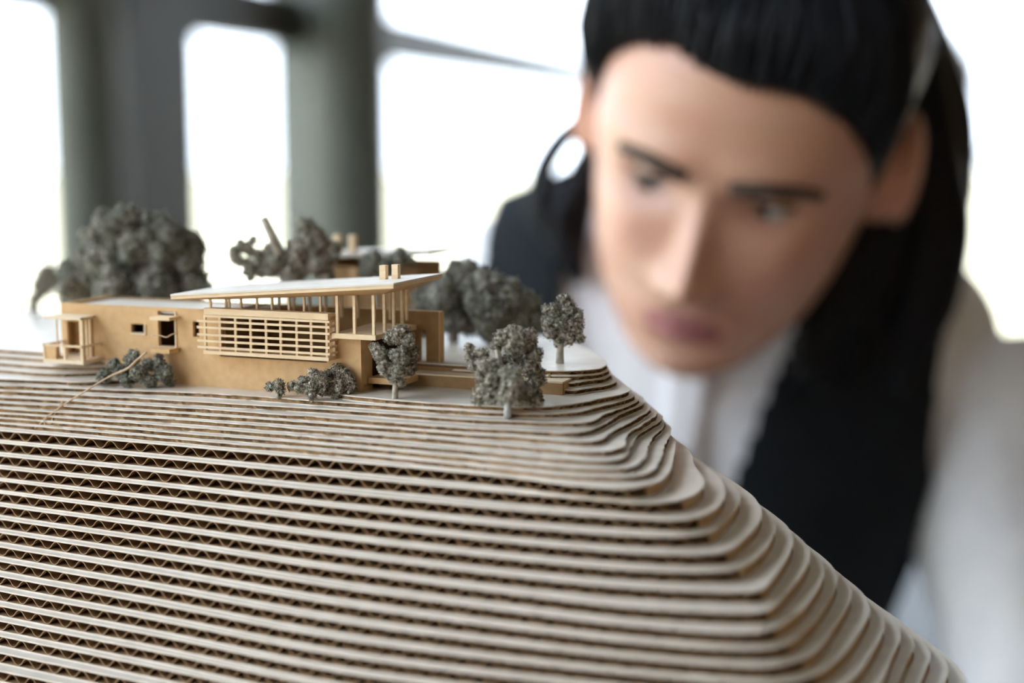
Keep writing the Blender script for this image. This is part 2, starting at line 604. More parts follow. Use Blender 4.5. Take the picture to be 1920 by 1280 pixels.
def wall_with_holes(name, us, top_of, holes, v0, v1, mat, parent):
    """a board cut into cells on a grid; cells inside a hole are left out"""
    xs = sorted(set(us + [h[0] for h in holes] + [h[1] for h in holes]))
    ws = sorted(set([-0.004] + [top_of(u) for u in us] + [h[2] for h in holes] + [h[3] for h in holes]))
    bm = bmesh.new()
    grid = {}
    for i in range(len(xs) - 1):
        for k in range(len(ws) - 1):
            cu, cw = (xs[i] + xs[i + 1]) / 2, (ws[k] + ws[k + 1]) / 2
            if cw > top_of(cu):
                continue
            if any(h[0] < cu < h[1] and h[2] < cw < h[3] for h in holes):
                continue
            grid[i, k] = True
    vc = {}

    def vert(i, k, s):
        if (i, k, s) not in vc:
            vc[i, k, s] = bm.verts.new((xs[i], v0 if s == 0 else v1, ws[k]))
        return vc[i, k, s]
    for (i, k) in grid:
        bm.faces.new((vert(i, k, 0), vert(i + 1, k, 0), vert(i + 1, k + 1, 0), vert(i, k + 1, 0)))
        bm.faces.new((vert(i, k, 1), vert(i, k + 1, 1), vert(i + 1, k + 1, 1), vert(i + 1, k, 1)))
        if (i - 1, k) not in grid:
            bm.faces.new((vert(i, k, 0), vert(i, k + 1, 0), vert(i, k + 1, 1), vert(i, k, 1)))
        if (i + 1, k) not in grid:
            bm.faces.new((vert(i + 1, k, 0), vert(i + 1, k, 1), vert(i + 1, k + 1, 1), vert(i + 1, k + 1, 0)))
        if (i, k - 1) not in grid:
            bm.faces.new((vert(i, k, 0), vert(i, k, 1), vert(i + 1, k, 1), vert(i + 1, k, 0)))
        if (i, k + 1) not in grid:
            bm.faces.new((vert(i, k + 1, 0), vert(i + 1, k + 1, 0), vert(i + 1, k + 1, 1), vert(i, k + 1, 1)))
    return bm_obj(name, bm, mat, parent)


W_DECK = F(678, 634)[1]


def top_of(u):
    if u < u_step - 1e-6:
        return W_TOP
    u_r = F(630, 640)[0]
    return W_LOW if u < u_r - 1e-6 else W_DECK


u_r = F(630, 640)[0]
wall_with_holes('front_wall', [uL, u_step, u_r, 0.0], top_of, OPEN, 0.0, TH, M_board, HOUSE)
D_H = 0.030                                   # depth of the long wing
hb('left_wall', (uL, uL + TH), (TH, D_H), (-0.002, W_TOP), M_board)
hb('left_edge', (uL - 0.0004, uL + 0.0002), (0.0001, TH), (-0.002, W_TOP), M_edge)
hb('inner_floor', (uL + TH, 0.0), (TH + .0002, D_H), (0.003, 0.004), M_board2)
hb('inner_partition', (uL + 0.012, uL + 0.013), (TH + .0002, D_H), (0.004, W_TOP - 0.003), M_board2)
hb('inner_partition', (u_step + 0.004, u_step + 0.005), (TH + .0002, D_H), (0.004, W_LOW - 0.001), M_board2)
hb('flat_roof', (uL + TH, u_step + 0.01), (TH, D_H), (W_TOP - 0.0022, W_TOP - 0.001), M_roof)
hb('side_return', (-0.0016, 0.0), (TH, 0.008), (-0.003, W_DECK), M_board)
# recessed doorway of the balcony room
o = OPEN[4]
hb('doorway_back', (o[0] - 0.001, o[1] + 0.001), (0.004, 0.0048), (o[2], o[3]), M_board)
hb('doorway_jamb', (o[0] - 0.0008, o[0]), (TH, 0.004), (o[2], o[3]), M_board2)
# frames of the small windows
for k in (0, 1):
    o = OPEN[k]
    e = 0.0005
    hb('window_frame', (o[1] - e, o[1]), (-0.0004, TH), (o[2], o[3]), M_edge)
    hb('window_frame', (o[0], o[1] - e), (-0.0004, TH), (o[2], o[2] + e), M_edge)


def plate(name, fl, fr, d, t, mat, parent=HOUSE):
    """board standing out of the facade by d; fl and fr are the pixels of its front top corners"""
    a, b = F(*fl, -d), F(*fr, -d)
    w = (a[1] + b[1]) / 2
    return hb(name, (a[0], b[0]), (-d, -0.0001), (w - t, w), mat, parent)


plate('window_canopy', (280, 593), (317, 596.5), 0.0062, 0.0011, M_stick)
plate('window_ledge', (282, 652), (317, 657), 0.0062, 0.0014, M_board)
# balcony on the left corner
DB = 0.0105
flr = plate('balcony_floor', (81, 672), (156, 677), DB, 0.0014, M_edge)
a0, w0 = F(81, 672, -DB)
a1, _ = F(156, 677, -DB)
w0 = (F(81, 672, -DB)[1] + F(156, 677, -DB)[1]) / 2
rl = w0 + 0.0052
hb('balcony_rail', (a0, a1), (-DB, -DB + 0.0007), (rl - 0.0007, rl), M_stick)
hb('balcony_rail', (a0, a0 + 0.0007), (-DB, 0.002), (rl - 0.0007, rl), M_stick)
hb('balcony_rail', (a1 - 0.0007, a1), (-DB, -0.0001), (rl - 0.0007, rl), M_stick)
for uu in (a0, F(119, 660, -DB)[0], a1 - 0.0008):
    hb('balcony_post', (uu, uu + 0.0008), (-DB, -DB + 0.0008), (w0, rl), M_stick)
hb('balcony_panel', (a0 + 0.0007, a0 + 0.0009 + 0.0045), (-DB + 0.0002, -DB + 0.0006), (w0, rl - 0.0007), M_board)
hb('balcony_side_panel', (a0 + 0.0001, a0 + 0.0005), (-DB + 0.0007, -0.002), (w0, rl - 0.0007), M_board)
hb('balcony_floor_return', (a0, uL - 0.0005), (-0.0001, 0.008), (w0 - 0.0014, w0), M_edge)
DC = 0.0085
plate('balcony_canopy', (82, 594), (150, 594), DC, 0.0009, M_edge)
wc = (F(82, 594, -DC)[1] + F(150, 594, -DC)[1]) / 2 - 0.0009
for x, r in ((105, 0.00022), (151, 0.0007)):
    uu = F(x, 620, -DC)[0]
    hb('canopy_post', (uu - r, uu + r), (-DC + 0.0002, -DC + 0.0002 + 2 * r), (w0, wc), M_stick)
for x, vv in ((161, -0.004), (168, -0.001)):
    uu = F(x, 620, vv)[0]
    hb('canopy_post', (uu - 0.0004, uu + 0.0004), (vv, vv + 0.0008), (w0, wc), M_stick)

# slatted window box
DX = 0.0056
BOX = empty('window_box')
BOX.parent = HOUSE
bl, br = F(382, 585, -DX)[0], F(615, 600, -DX)[0]


def wm(yl, yr):
    return (F(382, yl, -DX)[1] + F(613, yr, -DX)[1]) / 2


wt1, wt0 = wm(579, 586.5), wm(592, 597)
hb('top_band', (bl, br), (-DX, -DX + 0.0016), (wt0, wt1), M_stick, BOX)
hb('top_band', (bl, br), (-DX + 0.0016, -0.0001), (wt1 - 0.0012, wt1 - 0.0002), M_stick, BOX)
hb('top_band', (br - 0.001, br), (-DX + 0.0016, -0.0001), (wt0, wt1 - 0.0012), M_board, BOX)
wb1, wb0 = wm(657.5, 669), wm(664.5, 675.5)
hb('bottom_band', (bl - 0.0006, br), (-DX, -0.0001), (wb0, wb1), M_stick, BOX)
sr = 0.00036
ext_l = F(370, 620, -DX)[0]
for yl, yr in ((594.5, 600.2), (602.8, 612.2), (614.5, 624.5), (627.2, 639.6), (639, 651), (651.5, 662.5)):
    w = wm(yl, yr)
    le = ext_l if yl > 600 else bl
    hb('slat', (le, br + 0.0006), (-DX - 0.0003, -DX + 0.0004), (w - sr, w + sr), M_stick, BOX)
    hb('slat', (br - 0.0002, br + 0.0005), (-DX + 0.0005, -0.0001), (w - sr, w + sr), M_stick, BOX)
for x in (382.4, 410.5, 439.7, 468, 497, 524.2, 554.4, 581.5, 610.7):
    uu = F(x, 625, -DX)[0]
    hb('upright', (uu - 0.00042, uu + 0.00042), (-DX + 0.0005, -DX + 0.0012), (wb1, wt0), M_stick, BOX)
hb('upright', (br - 0.0008, br), (-0.0012, -0.0004), (wb1, wt0), M_stick, BOX)

# raised living room: deck, posts, rear wall
DK = 0.0048
dl, wd = F(622, 625, -DK)
dr, wd2 = F(704, 628.5, -DK)
wd = (wd + wd2) / 2
dk_back = 0.026
hb('deck_slab', (dl, dr), (-DK, dk_back), (wd - 0.0016, wd), M_stick)
VR = 0.0275                                   # plane of the rear wall
rl_, wr_ = F(640, 578, VR)
rr_, wr2 = F(822, 583, VR)
zr0 = F(800, 686, VR)[1]
oo = (F(783, 650, VR)[0], F(799, 650, VR)[0], zr0 - 0.01, F(790, 617, VR)[1])
wtop_r = (wr_ + wr2) / 2
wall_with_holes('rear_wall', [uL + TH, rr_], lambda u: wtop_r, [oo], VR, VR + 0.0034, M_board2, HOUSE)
hb('rear_wall_end', (rr_, rr_ + 0.0006), (VR, VR + 0.0034), (-0.002, wtop_r), M_board)
# roof: a thin tilted slab with a wedge below it
VF = -0.0095
VBk = VF + 0.038
rA = F(319, 551.5, VF)
rB = F(738, 530.5, VF)
ROOF = empty('roof')
ROOF.parent = HOUSE
t1, t2 = 0.0006, 0.0017
bm = bmesh.new()


def ring(z_off, ins_f=0.0, ins_r=0.0, ins_l=0.0, drop_l=0.0, drop_r=0.0):
    return [bm.verts.new(p) for p in (
        (rA[0] + ins_l, VF + ins_f, rA[1] - z_off - drop_l), (rB[0] - ins_r, VF + ins_f, rB[1] - z_off - drop_r),
        (rB[0] - ins_r, VBk - ins_f, rB[1] - z_off - drop_r), (rA[0] + ins_l, VBk - ins_f, rA[1] - z_off - drop_l))]


def loft(rs):
    bm.faces.new(rs[0])
    for a, b in zip(rs, rs[1:]):
        for i in range(4):
            bm.faces.new((a[i], b[i], b[(i + 1) % 4], a[(i + 1) % 4]))
    bm.faces.new(rs[-1][::-1])


loft([ring(0), ring(t1)])
bm_obj('roof_sheet', bm, M_roof, ROOF)
bm = bmesh.new()
loft([ring(t1, 0.0003, 0.0003), ring(t2, 0.0002, 0.0002)])
bm_obj('roof_fascia', bm, M_stick, ROOF)
bm = bmesh.new()
loft([ring(t2, 0.0006, 0.0006, 0.0006), ring(t2, 0.0095, 0.0085, 0.016, 0.0004, 0.0030)])
bm_obj('roof_soffit', bm, M_board, ROOF)


def soffit(u, v):
    f = (u - rA[0]) / (rB[0] - rA[0])
    base = rA[1] + (rB[1] - rA[1]) * f - t2
    return base - 0.0003 - 0.003 * max(0, f)


def post(u, v, w_lo, r=0.00042):
    hb('post', (u - r, u + r), (v - r, v + r), (w_lo, soffit(u, v) + 0.0006), M_stick)


for x in (395, 424, 430, 452, 482, 510, 542, 570.5, 601):
    uu = F(x, 570, 0.0006)[0]
    post(uu, 0.0006, W_LOW - 0.0002, 0.00036)
for x in (633, 665, 701):
    uu = F(x, 600, -0.0035)[0]
    post(uu, -0.0035, wd, 0.00046)
for x, vv in ((721, 0.004), (738.5, 0.0115), (754, 0.0185)):
    uu = F(x, 600, vv)[0]
    post(uu, vv, wd, 0.00046)
for k in range(9):
    uu = F(452, 570, 0.0006)[0] + k * 0.0062
    post(uu, 0.025, wtop_r - 0.003, 0.0004)
for x0, y0 in ((715.5, 497), (738.5, 495.5)):
    vv = 0.012
    uu, wt = F(x0 + 4, y0, vv)
    f = (uu - rA[0]) / (rB[0] - rA[0])
    hb('chimney', (uu - 0.0011, uu + 0.0011), (vv - 0.0011, vv + 0.0011), (rA[1] + (rB[1] - rA[1]) * f - 0.0004, wt), M_stick)
# entrance void below the deck, its shade put into the boards' dark colour
M_void_shade = noisy('void_shade_board', (0.060, 0.032, 0.020), (0.085, 0.046, 0.028), 350, 0.8, spec=0.2)
hb('entry_back_wall', (-0.004, 0.003), (0.020, 0.0212), (-0.002, wd - 0.0016), M_void_shade)
hb('entry_side_wall', (-0.0018, -0.0016), (0.0082, 0.02), (-0.002, wd - 0.0016), M_void_shade)
hb('entry_step', (0.0002, F(760, 712, 0.006)[0]), (0.0045, 0.016), (F(700, 719, 0.0045)[1], F(700, 708, 0.0045)[1]), M_board)

# terrace boxes right of the house
TER = empty('terrace_model', (HO.x, HO.y, GROUND), -PSI)
tag(TER, 'long low chipboard terrace box with step right of the slatted house model', 'terrace model')
tq = uv(on_z(1055, 741, z_e(5)))
VT = tq[1]
tu0 = F(772, 720, VT)[0]
tu1 = tq[0]
tw1 = F(1055, 716, VT)[1]
tw0 = z_e(5) - GROUND - 0.0016
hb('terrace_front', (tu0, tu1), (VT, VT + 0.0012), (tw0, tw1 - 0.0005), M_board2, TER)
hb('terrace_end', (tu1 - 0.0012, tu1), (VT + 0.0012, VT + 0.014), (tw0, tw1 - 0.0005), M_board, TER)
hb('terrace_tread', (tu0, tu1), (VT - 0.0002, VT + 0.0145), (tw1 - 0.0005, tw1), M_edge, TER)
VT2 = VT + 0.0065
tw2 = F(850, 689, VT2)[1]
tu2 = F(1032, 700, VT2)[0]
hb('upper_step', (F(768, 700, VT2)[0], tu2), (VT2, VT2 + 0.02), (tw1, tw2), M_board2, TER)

# ------------------------------------------------------------------ second house model behind
H2 = empty('small_house_model', (0, 0, 0), -PSI)
h2p = on_z(700, 520, z_e(1))
h2p = at(655, 560, 0.555)
H2.location = (h2p.x, h2p.y, z_e(1))
tag(H2, 'second smaller house model with two chimneys, blurred behind the main roof', 'house model')
k2 = 0.575 / FPX
zt2 = at(655, 470, 0.555).z - z_e(1)
box('wall', (-0.008, 0, 0), (0.030, 0.0015, zt2 - 0.006), M_board2, H2)
box('wall', (-0.008, 0.0015, 0), (-0.0065, 0.02, zt2 - 0.003), M_board2, H2)
box('rear_wall', (-0.008, 0.02, 0), (0.030, 0.0215, zt2 - 0.004), M_board, H2)
box('panel', (0.0005, -0.0008, 0.002), (0.004, 0, zt2 - 0.0062), M_board, H2)
bm = bmesh.new()
vs = [bm.verts.new(p) for p in ((-0.010, -0.004, zt2 - 0.0025), (0.036, -0.004, zt2 - 0.0005), (0.036, 0.025, zt2 - 0.0005), (-0.010, 0.025, zt2 - 0.0025))]
f = bm.faces.new(vs)
r = bmesh.ops.extrude_face_region(bm, geom=[f])
for e in r['geom']:
    if isinstance(e, bmesh.types.BMVert):
        e.co.z += 0.0016
bm_obj('roof_sheet', bm, M_roof, H2)
for uu in (-0.0062, 0.0006):
    box('chimney', (uu - 0.0013, 0.001, zt2 - 0.002), (uu + 0.0013, 0.0036, zt2 + 0.0062), M_stick, H2)

# ------------------------------------------------------------------ trees of dried lichen
np_r = np.random.default_rng(11)
OCT_V = np.array([(1, 0, 0), (-1, 0, 0), (0, 1, 0), (0, -1, 0), (0, 0, 1), (0, 0, -1)], float)
OCT_F = np.array([(0, 2, 4), (2, 1, 4), (1, 3, 4), (3, 0, 4), (2, 0, 5), (1, 2, 5), (3, 1, 5), (0, 3, 5)])
ico = bmesh.new()
bmesh.ops.create_icosphere(ico, subdivisions=3, radius=1.0)
ICO_V = np.array([v.co[:] for v in ico.verts])
ICO_F = np.array([[v.index for v in f.verts] for f in ico.faces])
ico.free()


def foliage(name, clumps, mat, parent, origin, grain, dens, seed):
    """clumps: (centre, radius); a knobbly core per clump, covered in grains"""
    V, Fc = [], []
    nv = 0
    for ci, (c, r) in enumerate(clumps):
        c = np.array(c) - np.array(origin)
        disp = np.array([0.78 + 0.28 * mnoise.noise(Vector(d) * 2.8 + Vector((seed, ci * 3.7, 0))) + 0.20 * mnoise.noise(Vector(d) * 7 + Vector((ci, seed, 2))) for d in ICO_V])
        V.append(c + ICO_V * (disp * r * 0.93)[:, None])
        Fc.append(ICO_F + nv)
        nv += len(ICO_V)
        n = int(dens * 4 * math.pi * r * r / (grain * grain))
        d = np_r.normal(size=(n, 3))
        d /= np.linalg.norm(d, axis=1)[:, None]
        # the radius follows the core so that tufts stand on it
        near = np.argmax(d @ ICO_V.T, axis=1)
        rr = disp[near] * r * np_r.uniform(0.90, 1.0, n) + grain * np_r.uniform(-0.3, 2.0, n) ** 1.0
        pos = c + d * rr[:, None]
        sz = grain * np_r.uniform(0.45, 1.0, (n, 1, 3))
        q = np_r.normal(size=(n, 3, 3))
        rot = np.linalg.qr(q)[0]
        vv = np.einsum('nij,nkj->nki', rot, OCT_V[None] * sz) + pos[:, None, :]
        V.append(vv.reshape(-1, 3))
        Fc.append((OCT_F[None] + (np.arange(n) * 6)[:, None, None] + nv).reshape(-1, 3))
        nv += n * 6
    V = np.concatenate(V)
    Fc = np.concatenate(Fc)
    me = bpy.data.meshes.new(name)
    me.vertices.add(len(V))
    me.vertices.foreach_set('co', V.ravel())
    me.loops.add(Fc.size)
    me.loops.foreach_set('vertex_index', Fc.ravel().astype(np.int32))
    me.polygons.add(len(Fc))
    me.polygons.foreach_set('loop_start', np.arange(0, Fc.size, 3, dtype=np.int32))
    me.update(calc_edges=True)
    me.materials.append(mat)
    o = bpy.data.objects.new(name, me)
    COL.objects.link(o)
    o.parent = parent
    o['kind'] = 'stuff'
    return o


def tree(name, label, cat, base, d, clumps, trunk, mat=M_fol, grain=0.00042, dens=0.42, extra=(), r0=0.0011, fill=True, group=None, trunk_mat=None):
    """base: world point; clumps: (px, py, radius px, depth offset mm) seen at depth d"""
    t = empty(name, base)
    tag(t, label, cat, group or ('lichen trees on the hill model' if cat == 'model tree' else 'lichen shrubs along the house wall'))
    k = d / FPX
    cl = []
    for i, (x, y, r, dz) in enumerate(clumps):
        dd = d + dz / 1000
        r = r * 0.95 + 1.0
        cl.append((at(x, y, dd), r * dd / FPX))
        if fill:                                 # smaller tufts around each clump
            for q in range(6):
                a = np_r.normal(size=3)
                a /= np.linalg.norm(a)
                rr = r * dd / FPX
                cl.append((at(x, y, dd) + Vector(a * rr * 0.72), rr * np_r.uniform(0.32, 0.52)))
    foliage('foliage', cl, mat, t, base, grain, dens, len(bpy.data.objects) * 0.37)
    if trunk:
        pts = [Vector(base)] + [at(x, y, d + dz / 1000) for x, y, dz in trunk]
        o = Vector(base)
        V, FF = tube_data([p - o for p in pts], [r0 * (1 - 0.12 * i) for i in range(len(pts))], 8)
        mesh_obj('trunk', V, FF, trunk_mat or M_twig, t, True)
    for pa, pb, r in extra:
        V, FF = tube_data([at(*pa) - Vector(base), (at(*pa) + at(*pb)) / 2 - Vector(base), at(*pb) - Vector(base)], [r, r * 0.95, r * 0.9], 7)
        mesh_obj('twig', V, FF, trunk_mat or M_twig, t, True)
    return t


b = on_z(741, 757, z_e(6))
d = depth(b)
tree('model_tree', 'heart-shaped grey lichen tree standing alone in front of the house entrance', 'model tree', b, d,
     [(752, 628, 22, 0), (735, 632, 14, 1), (765, 640, 16, -1), (712, 664, 15, -1), (704, 652, 10, 0), (728, 670, 16, 2), (752, 668, 20, -2), (772, 662, 14, 1), (722, 690, 17, -1), (748, 694, 20, -2), (768, 690, 14, 1), (738, 710, 11, 0), (752, 716, 9, 0)],
     [(741, 735, 0), (742, 715, 0), (738, 690, 0)], grain=0.00029, extra=[((741, 722, d), (733, 700, d), 0.0006), ((742, 722, d), (756, 700, d), 0.0006)])
b = on_z(957, 764, z_e(6))
d = depth(b)
tree('model_tree', 'tall grey lichen tree with high round crown, behind its bushier neighbour', 'model tree', b, d,
     [(965, 628, 24, 0), (940, 634, 16, 0), (988, 636, 20, 0), (970, 650, 26, -1), (1002, 664, 17, 0), (995, 690, 22, 1), (1008, 710, 18, 1), (985, 735, 26, 2), (960, 680, 18, 2), (880, 652, 9, 0), (884, 670, 10, 0), (886, 690, 7, 0), (906, 664, 12, 0), (1004, 745, 16, 2), (930, 650, 10, 1)],
     [(950, 730, 0), (942, 690, 0), (934, 655, 0)], grain=0.00031, r0=0.0010,
     extra=[((938, 690, d - .004), (931, 655, d - .004), 0.0007)])
b = on_z(952, 782, z_e(7))
d = depth(b) - 0.0
tree('model_tree', 'bushy low lichen tree with short pale trunk at the terrace, nearest to the slope', 'model tree', b, d,
     [(918, 692, 22, 0), (905, 705, 16, 0), (925, 715, 22, -2), (960, 702, 22, -6), (962, 725, 24, -8), (905, 734, 18, -2), (922, 742, 17, -4), (945, 744, 18, -6), (980, 742, 19, -2), (895, 748, 12, 0), (1000, 750, 12, 0), (968, 748, 14, -6)],
     [(952, 768, -7), (952, 750, -7), (950, 730, -6)], grain=0.00034, dens=0.4, r0=0.0013, trunk_mat=M_pale)

# shrubs at the foot of the wall
b = on_z(258, 728, z_e(6))
d = depth(b) + 0.004
tree('model_shrub', 'grey-green shrub with several tufts under the canopied window', 'model shrub', b, d,
     [(197, 705, 14, 0), (214, 685, 13, 0), (230, 698, 16, 0), (248, 676, 14, 0), (252, 664, 9, 1), (262, 700, 17, -3), (278, 685, 13, 0), (298, 684, 14, 0), (298, 672, 8, 0), (308, 702, 18, -2), (280, 714, 14, -3), (238, 714, 12, -2), (318, 718, 9, 0)], None, M_fol_green, 0.00036, 0.4)
b = on_z(521, 746, z_e(6))
d = depth(b) + 0.002
tree('model_shrub', 'smallest grey shrub tuft, leftmost in the row below the slatted window box', 'model shrub', b, d,
     [(507, 724, 9, 1), (522, 720, 11, 0), (526, 732, 9, 0), (547, 724, 9, 1)], [(520, 735, 0)], M_fol, 0.0003, 0.42, r0=0.0006)
b = on_z(585, 752, z_e(6))
d = depth(b) + 0.002
tree('model_shrub', 'middle grey shrub of the row below the slatted window box', 'model shrub', b, d,
     [(570, 718, 13, 1), (590, 704, 15, 2), (603, 714, 15, 0), (584, 728, 14, 0), (585, 742, 8, -2), (561, 728, 9, 1), (605, 734, 9, 0)], [(586, 742, 0)], M_fol, 0.0003, 0.42, r0=0.0006)
b = on_z(640, 750, z_e(6))
d = depth(b) + 0.002
tree('model_shrub', 'rounded grey shrub at the right corner of the house wall', 'model shrub', b, d,
     [(632, 694, 13, 3), (645, 704, 15, 1), (640, 722, 18, 0), (655, 728, 13, 0), (622, 728, 12, 1), (615, 704, 12, 3), (630, 740, 9, 0), (656, 712, 11, 0)], None, M_fol, 0.0003, 0.42)

# trees on the plateau behind
ZP = z_e(1)


def back_tree(label, x, d, clumps, trunk=None, **kw):
    p = at(x, 600, d)
    b = Vector((p.x, p.y, ZP))
    tr = trunk if trunk is not None else [(x, clumps[0][1], 0)]
    return tree('model_tree', label, 'model tree', b, d, clumps, tr, **kw)


back_tree('large dome-shaped grey lichen tree behind the long wall of the house', 250, 0.545,
          [(250, 470, 62, 0), (190, 490, 50, 0), (310, 480, 58, 0), (150, 525, 42, 4), (215, 430, 42, 0), (235, 412, 28, -2), (268, 420, 32, 2), (350, 500, 40, 0), (300, 430, 30, 0), (180, 450, 28, 0), (365, 535, 34, -3), (220, 540, 48, -8), (290, 540, 46, -8), (138, 548, 34, 0), (128, 510, 24, 4), (330, 455, 28, 4), (195, 405, 16, 0), (345, 445, 20, 4)],
          M_fol_green and None, mat=M_fol_green, grain=0.00055, dens=0.32, r0=0.0025, extra=[((385, 515, 0.545), (420, 504, 0.545), 0.0006)], trunk_mat=M_twig_dark)
back_tree('dark spindly lichen tree peeking out beside the big dome-shaped tree', 372, 0.565,
          [(366, 448, 18, 0), (372, 470, 18, 0), (368, 490, 16, 0)], mat=M_fol_green, grain=0.0005, dens=0.3)
back_tree('blurred small tree at the far left edge of the plateau', 70, 0.62,
          [(88, 515, 20, 0), (98, 530, 18, 0), (80, 535, 18, 0), (66, 558, 12, 0), (60, 574, 9, 0)], grain=0.0008, dens=0.3)
back_tree('lichen tree with bare snapped branch pointing up behind the roof', 540, 0.532,
          [(585, 450, 34, 0), (560, 480, 36, 0), (600, 490, 34, 0), (520, 490, 30, 0), (575, 425, 20, 0), (490, 500, 22, 2), (625, 470, 18, 0), (440, 474, 13, 0), (452, 460, 12, 0), (468, 470, 11, 0), (474, 452, 9, 0), (447, 488, 11, 0), (470, 510, 16, 0), (486, 478, 11, 0), (462, 494, 9, 0), (545, 515, 25, 0), (610, 520, 20, 0), (505, 470, 14, 0)],
          mat=M_fol, grain=0.0005, dens=0.33, extra=[((525, 478, .526), (493, 408, .526), 0.0017), ((500, 482, .532), (445, 470, .532), 0.0007)])
back_tree('small green-grey tree in front of the second house model', 705, 0.535,
          [(700, 488, 20, 0), (720, 500, 20, 0), (745, 484, 16, 0), (752, 472, 10, 0), (690, 505, 16, 0), (735, 515, 16, 0), (768, 486, 7, 0)], mat=M_fol_green, grain=0.0005, dens=0.32)
back_tree('dark lichen tree rising behind the right tip of the roof', 850, 0.535,
          [(868, 515, 32, 0), (845, 535, 30, 0), (830, 560, 38, -8), (880, 555, 36, -4), (800, 560, 26, 0), (850, 600, 30, -6), (880, 605, 28, -4), (790, 590, 22, 0)], mat=M_fol_green, grain=0.0005, dens=0.33, r0=0.002)
back_tree('broad dark lichen tree between the roof tip and the little tree', 935, 0.528,
          [(918, 535, 32, 0), (905, 520, 20, 0), (950, 560, 40, 0), (925, 590, 38, -4), (900, 570, 30, -4), (960, 600, 34, 0), (925, 625, 26, 0), (985, 570, 32, 2), (1000, 600, 26, 2), (955, 545, 22, 0)], mat=M_fol_green, grain=0.0005, dens=0.33, r0=0.002)
b = on_z(1050, 681, ZP)
d = depth(b)
tree('model_tree', 'little brown-grey tree with slim trunk on the right end of the plateau', 'model tree', b, d,
     [(1057, 560, 10, 0), (1066, 578, 16, 0), (1038, 585, 14, 0), (1082, 592, 14, 0), (1030, 605, 14, 0), (1058, 604, 20, 0), (1080, 616, 15, 0), (1034, 624, 14, 0), (1066, 632, 16, 0), (1086, 634, 9, 0), (1048, 640, 10, 0), (1024, 580, 7, 0)],
     [(1050, 660, 0), (1051, 640, 0), (1052, 610, 0)], grain=0.00038, dens=0.36, r0=0.0014)

# raffia strand leaning from the slope to the window ledge
RA = empty('raffia_strand', on_z(62, 806, z_b(1)))
tag(RA, 'thin knotted raffia strand leaning across the left slope to the house wall', 'strand')
o = Vector(RA.location)


def strand(name, pts, r):
    w = [at(*p) - o for p in pts]
    c = [Vector(p) for p in catmull(w, 6)]
    V, FF = tube_data(c, r, 6)
    return mesh_obj(name, V, FF, M_raffia, RA, True)


d0 = depth(on_z(62, 806, z_b(1)))
d1 = depth(xy(F(275, 668, -0.008)[0], -0.008).tolist() + [GROUND + F(275, 668, -0.008)[1]])


def dl_(t):
    return d0 + (d1 - d0) * t


strand('stem', [(62, 805, dl_(0)), (88, 784, dl_(.12) - .002), (106, 768, dl_(.22) - .003), (120, 758, dl_(.3) - .003), (160, 733, dl_(.5) - .003), (205, 706, dl_(.68) - .003), (240, 690, dl_(.85) - .003), (258, 674, dl_(.93) - .003), (275, 660, dl_(1) - .002)],
       [0.00022] * 19 + [0.00030] * 12 + [0.00042] * 12 + [0.00038] * 6)
strand('fibre', [(85, 790, dl_(.12) - .003), (95, 794, dl_(.12) - .003), (100, 780, dl_(.18) - .003), (108, 768, dl_(.22) - .003), (117, 752, dl_(.25) - .003), (116, 764, dl_(.25) - .003)], 0.00020)
strand('fibre', [(84, 796, dl_(.1) - .003), (82, 787, dl_(.1) - .003), (90, 779, dl_(.15) - .003), (103, 770, dl_(.2) - .004)], 0.00018)
p0 = F(297, 628, -0.0066)
strand('fibre', [(283, 628, d1 - .004), (300, 629, d1 - .004), (312, 632, d1 - .004), (322, 627, d1 - .003), (333, 624, d1 - .001)], 0.00025)

# ------------------------------------------------------------------ the person
def attr_mat(name, rough=0.5, sss=0.0):
    m, nt, bs = mat_new(name)
    a = nt.nodes.new('ShaderNodeAttribute')
    a.attribute_name = 'tint'
    tc = nt.nodes.new('ShaderNodeTexCoord')
    nz = nt.nodes.new('ShaderNodeTexNoise')
    nz.inputs['Scale'].default_value = 60
    nt.links.new(tc.outputs['Object'], nz.inputs['Vector'])
    mx = nt.nodes.new('ShaderNodeMixRGB')
    mx.blend_type = 'MULTIPLY'
    mx.inputs[0].default_value = 0.12
    nt.links.new(a.outputs['Color'], mx.inputs[1])
    nt.links.new(nz.outputs['Color'], mx.inputs[2])
    nt.links.new(mx.outputs[0], bs.inputs['Base Color'])
    bs.inputs['Roughness'].default_value = rough
    if sss:
        bs.inputs['Subsurface Weight'].default_value = sss
        bs.inputs['Subsurface Radius'].default_value = (0.012, 0.005, 0.003)
        bs.inputs['Subsurface Scale'].default_value = 0.5
    return m


M_skin = attr_mat('skin', 0.36, 0.0)
M_hair = noisy('black_hair', (0.004, 0.005, 0.008), (0.009, 0.010, 0.013), 30, 0.45, bump=0.3, bscale=300, spec=0.13)
M_brow = noisy('brow_hair', (0.045, 0.032, 0.025), (0.07, 0.05, 0.038), 300, 0.8)
M_shirt = noisy('white_shirt', (0.74, 0.75, 0.80), (0.82, 0.83, 0.87), 60, 0.85, bump=0.1)
M_vest = noisy('black_vest', (0.007, 0.009, 0.012), (0.013, 0.016, 0.020), 200, 0.85, bump=0.2, spec=0.15)
M_eye = noisy('eye_white', (0.40, 0.38, 0.37), (0.46, 0.44, 0.43), 50, 0.25)
M_iris = noisy('iris_dark', (0.012, 0.008, 0.006), (0.03, 0.018, 0.012), 200, 0.15)

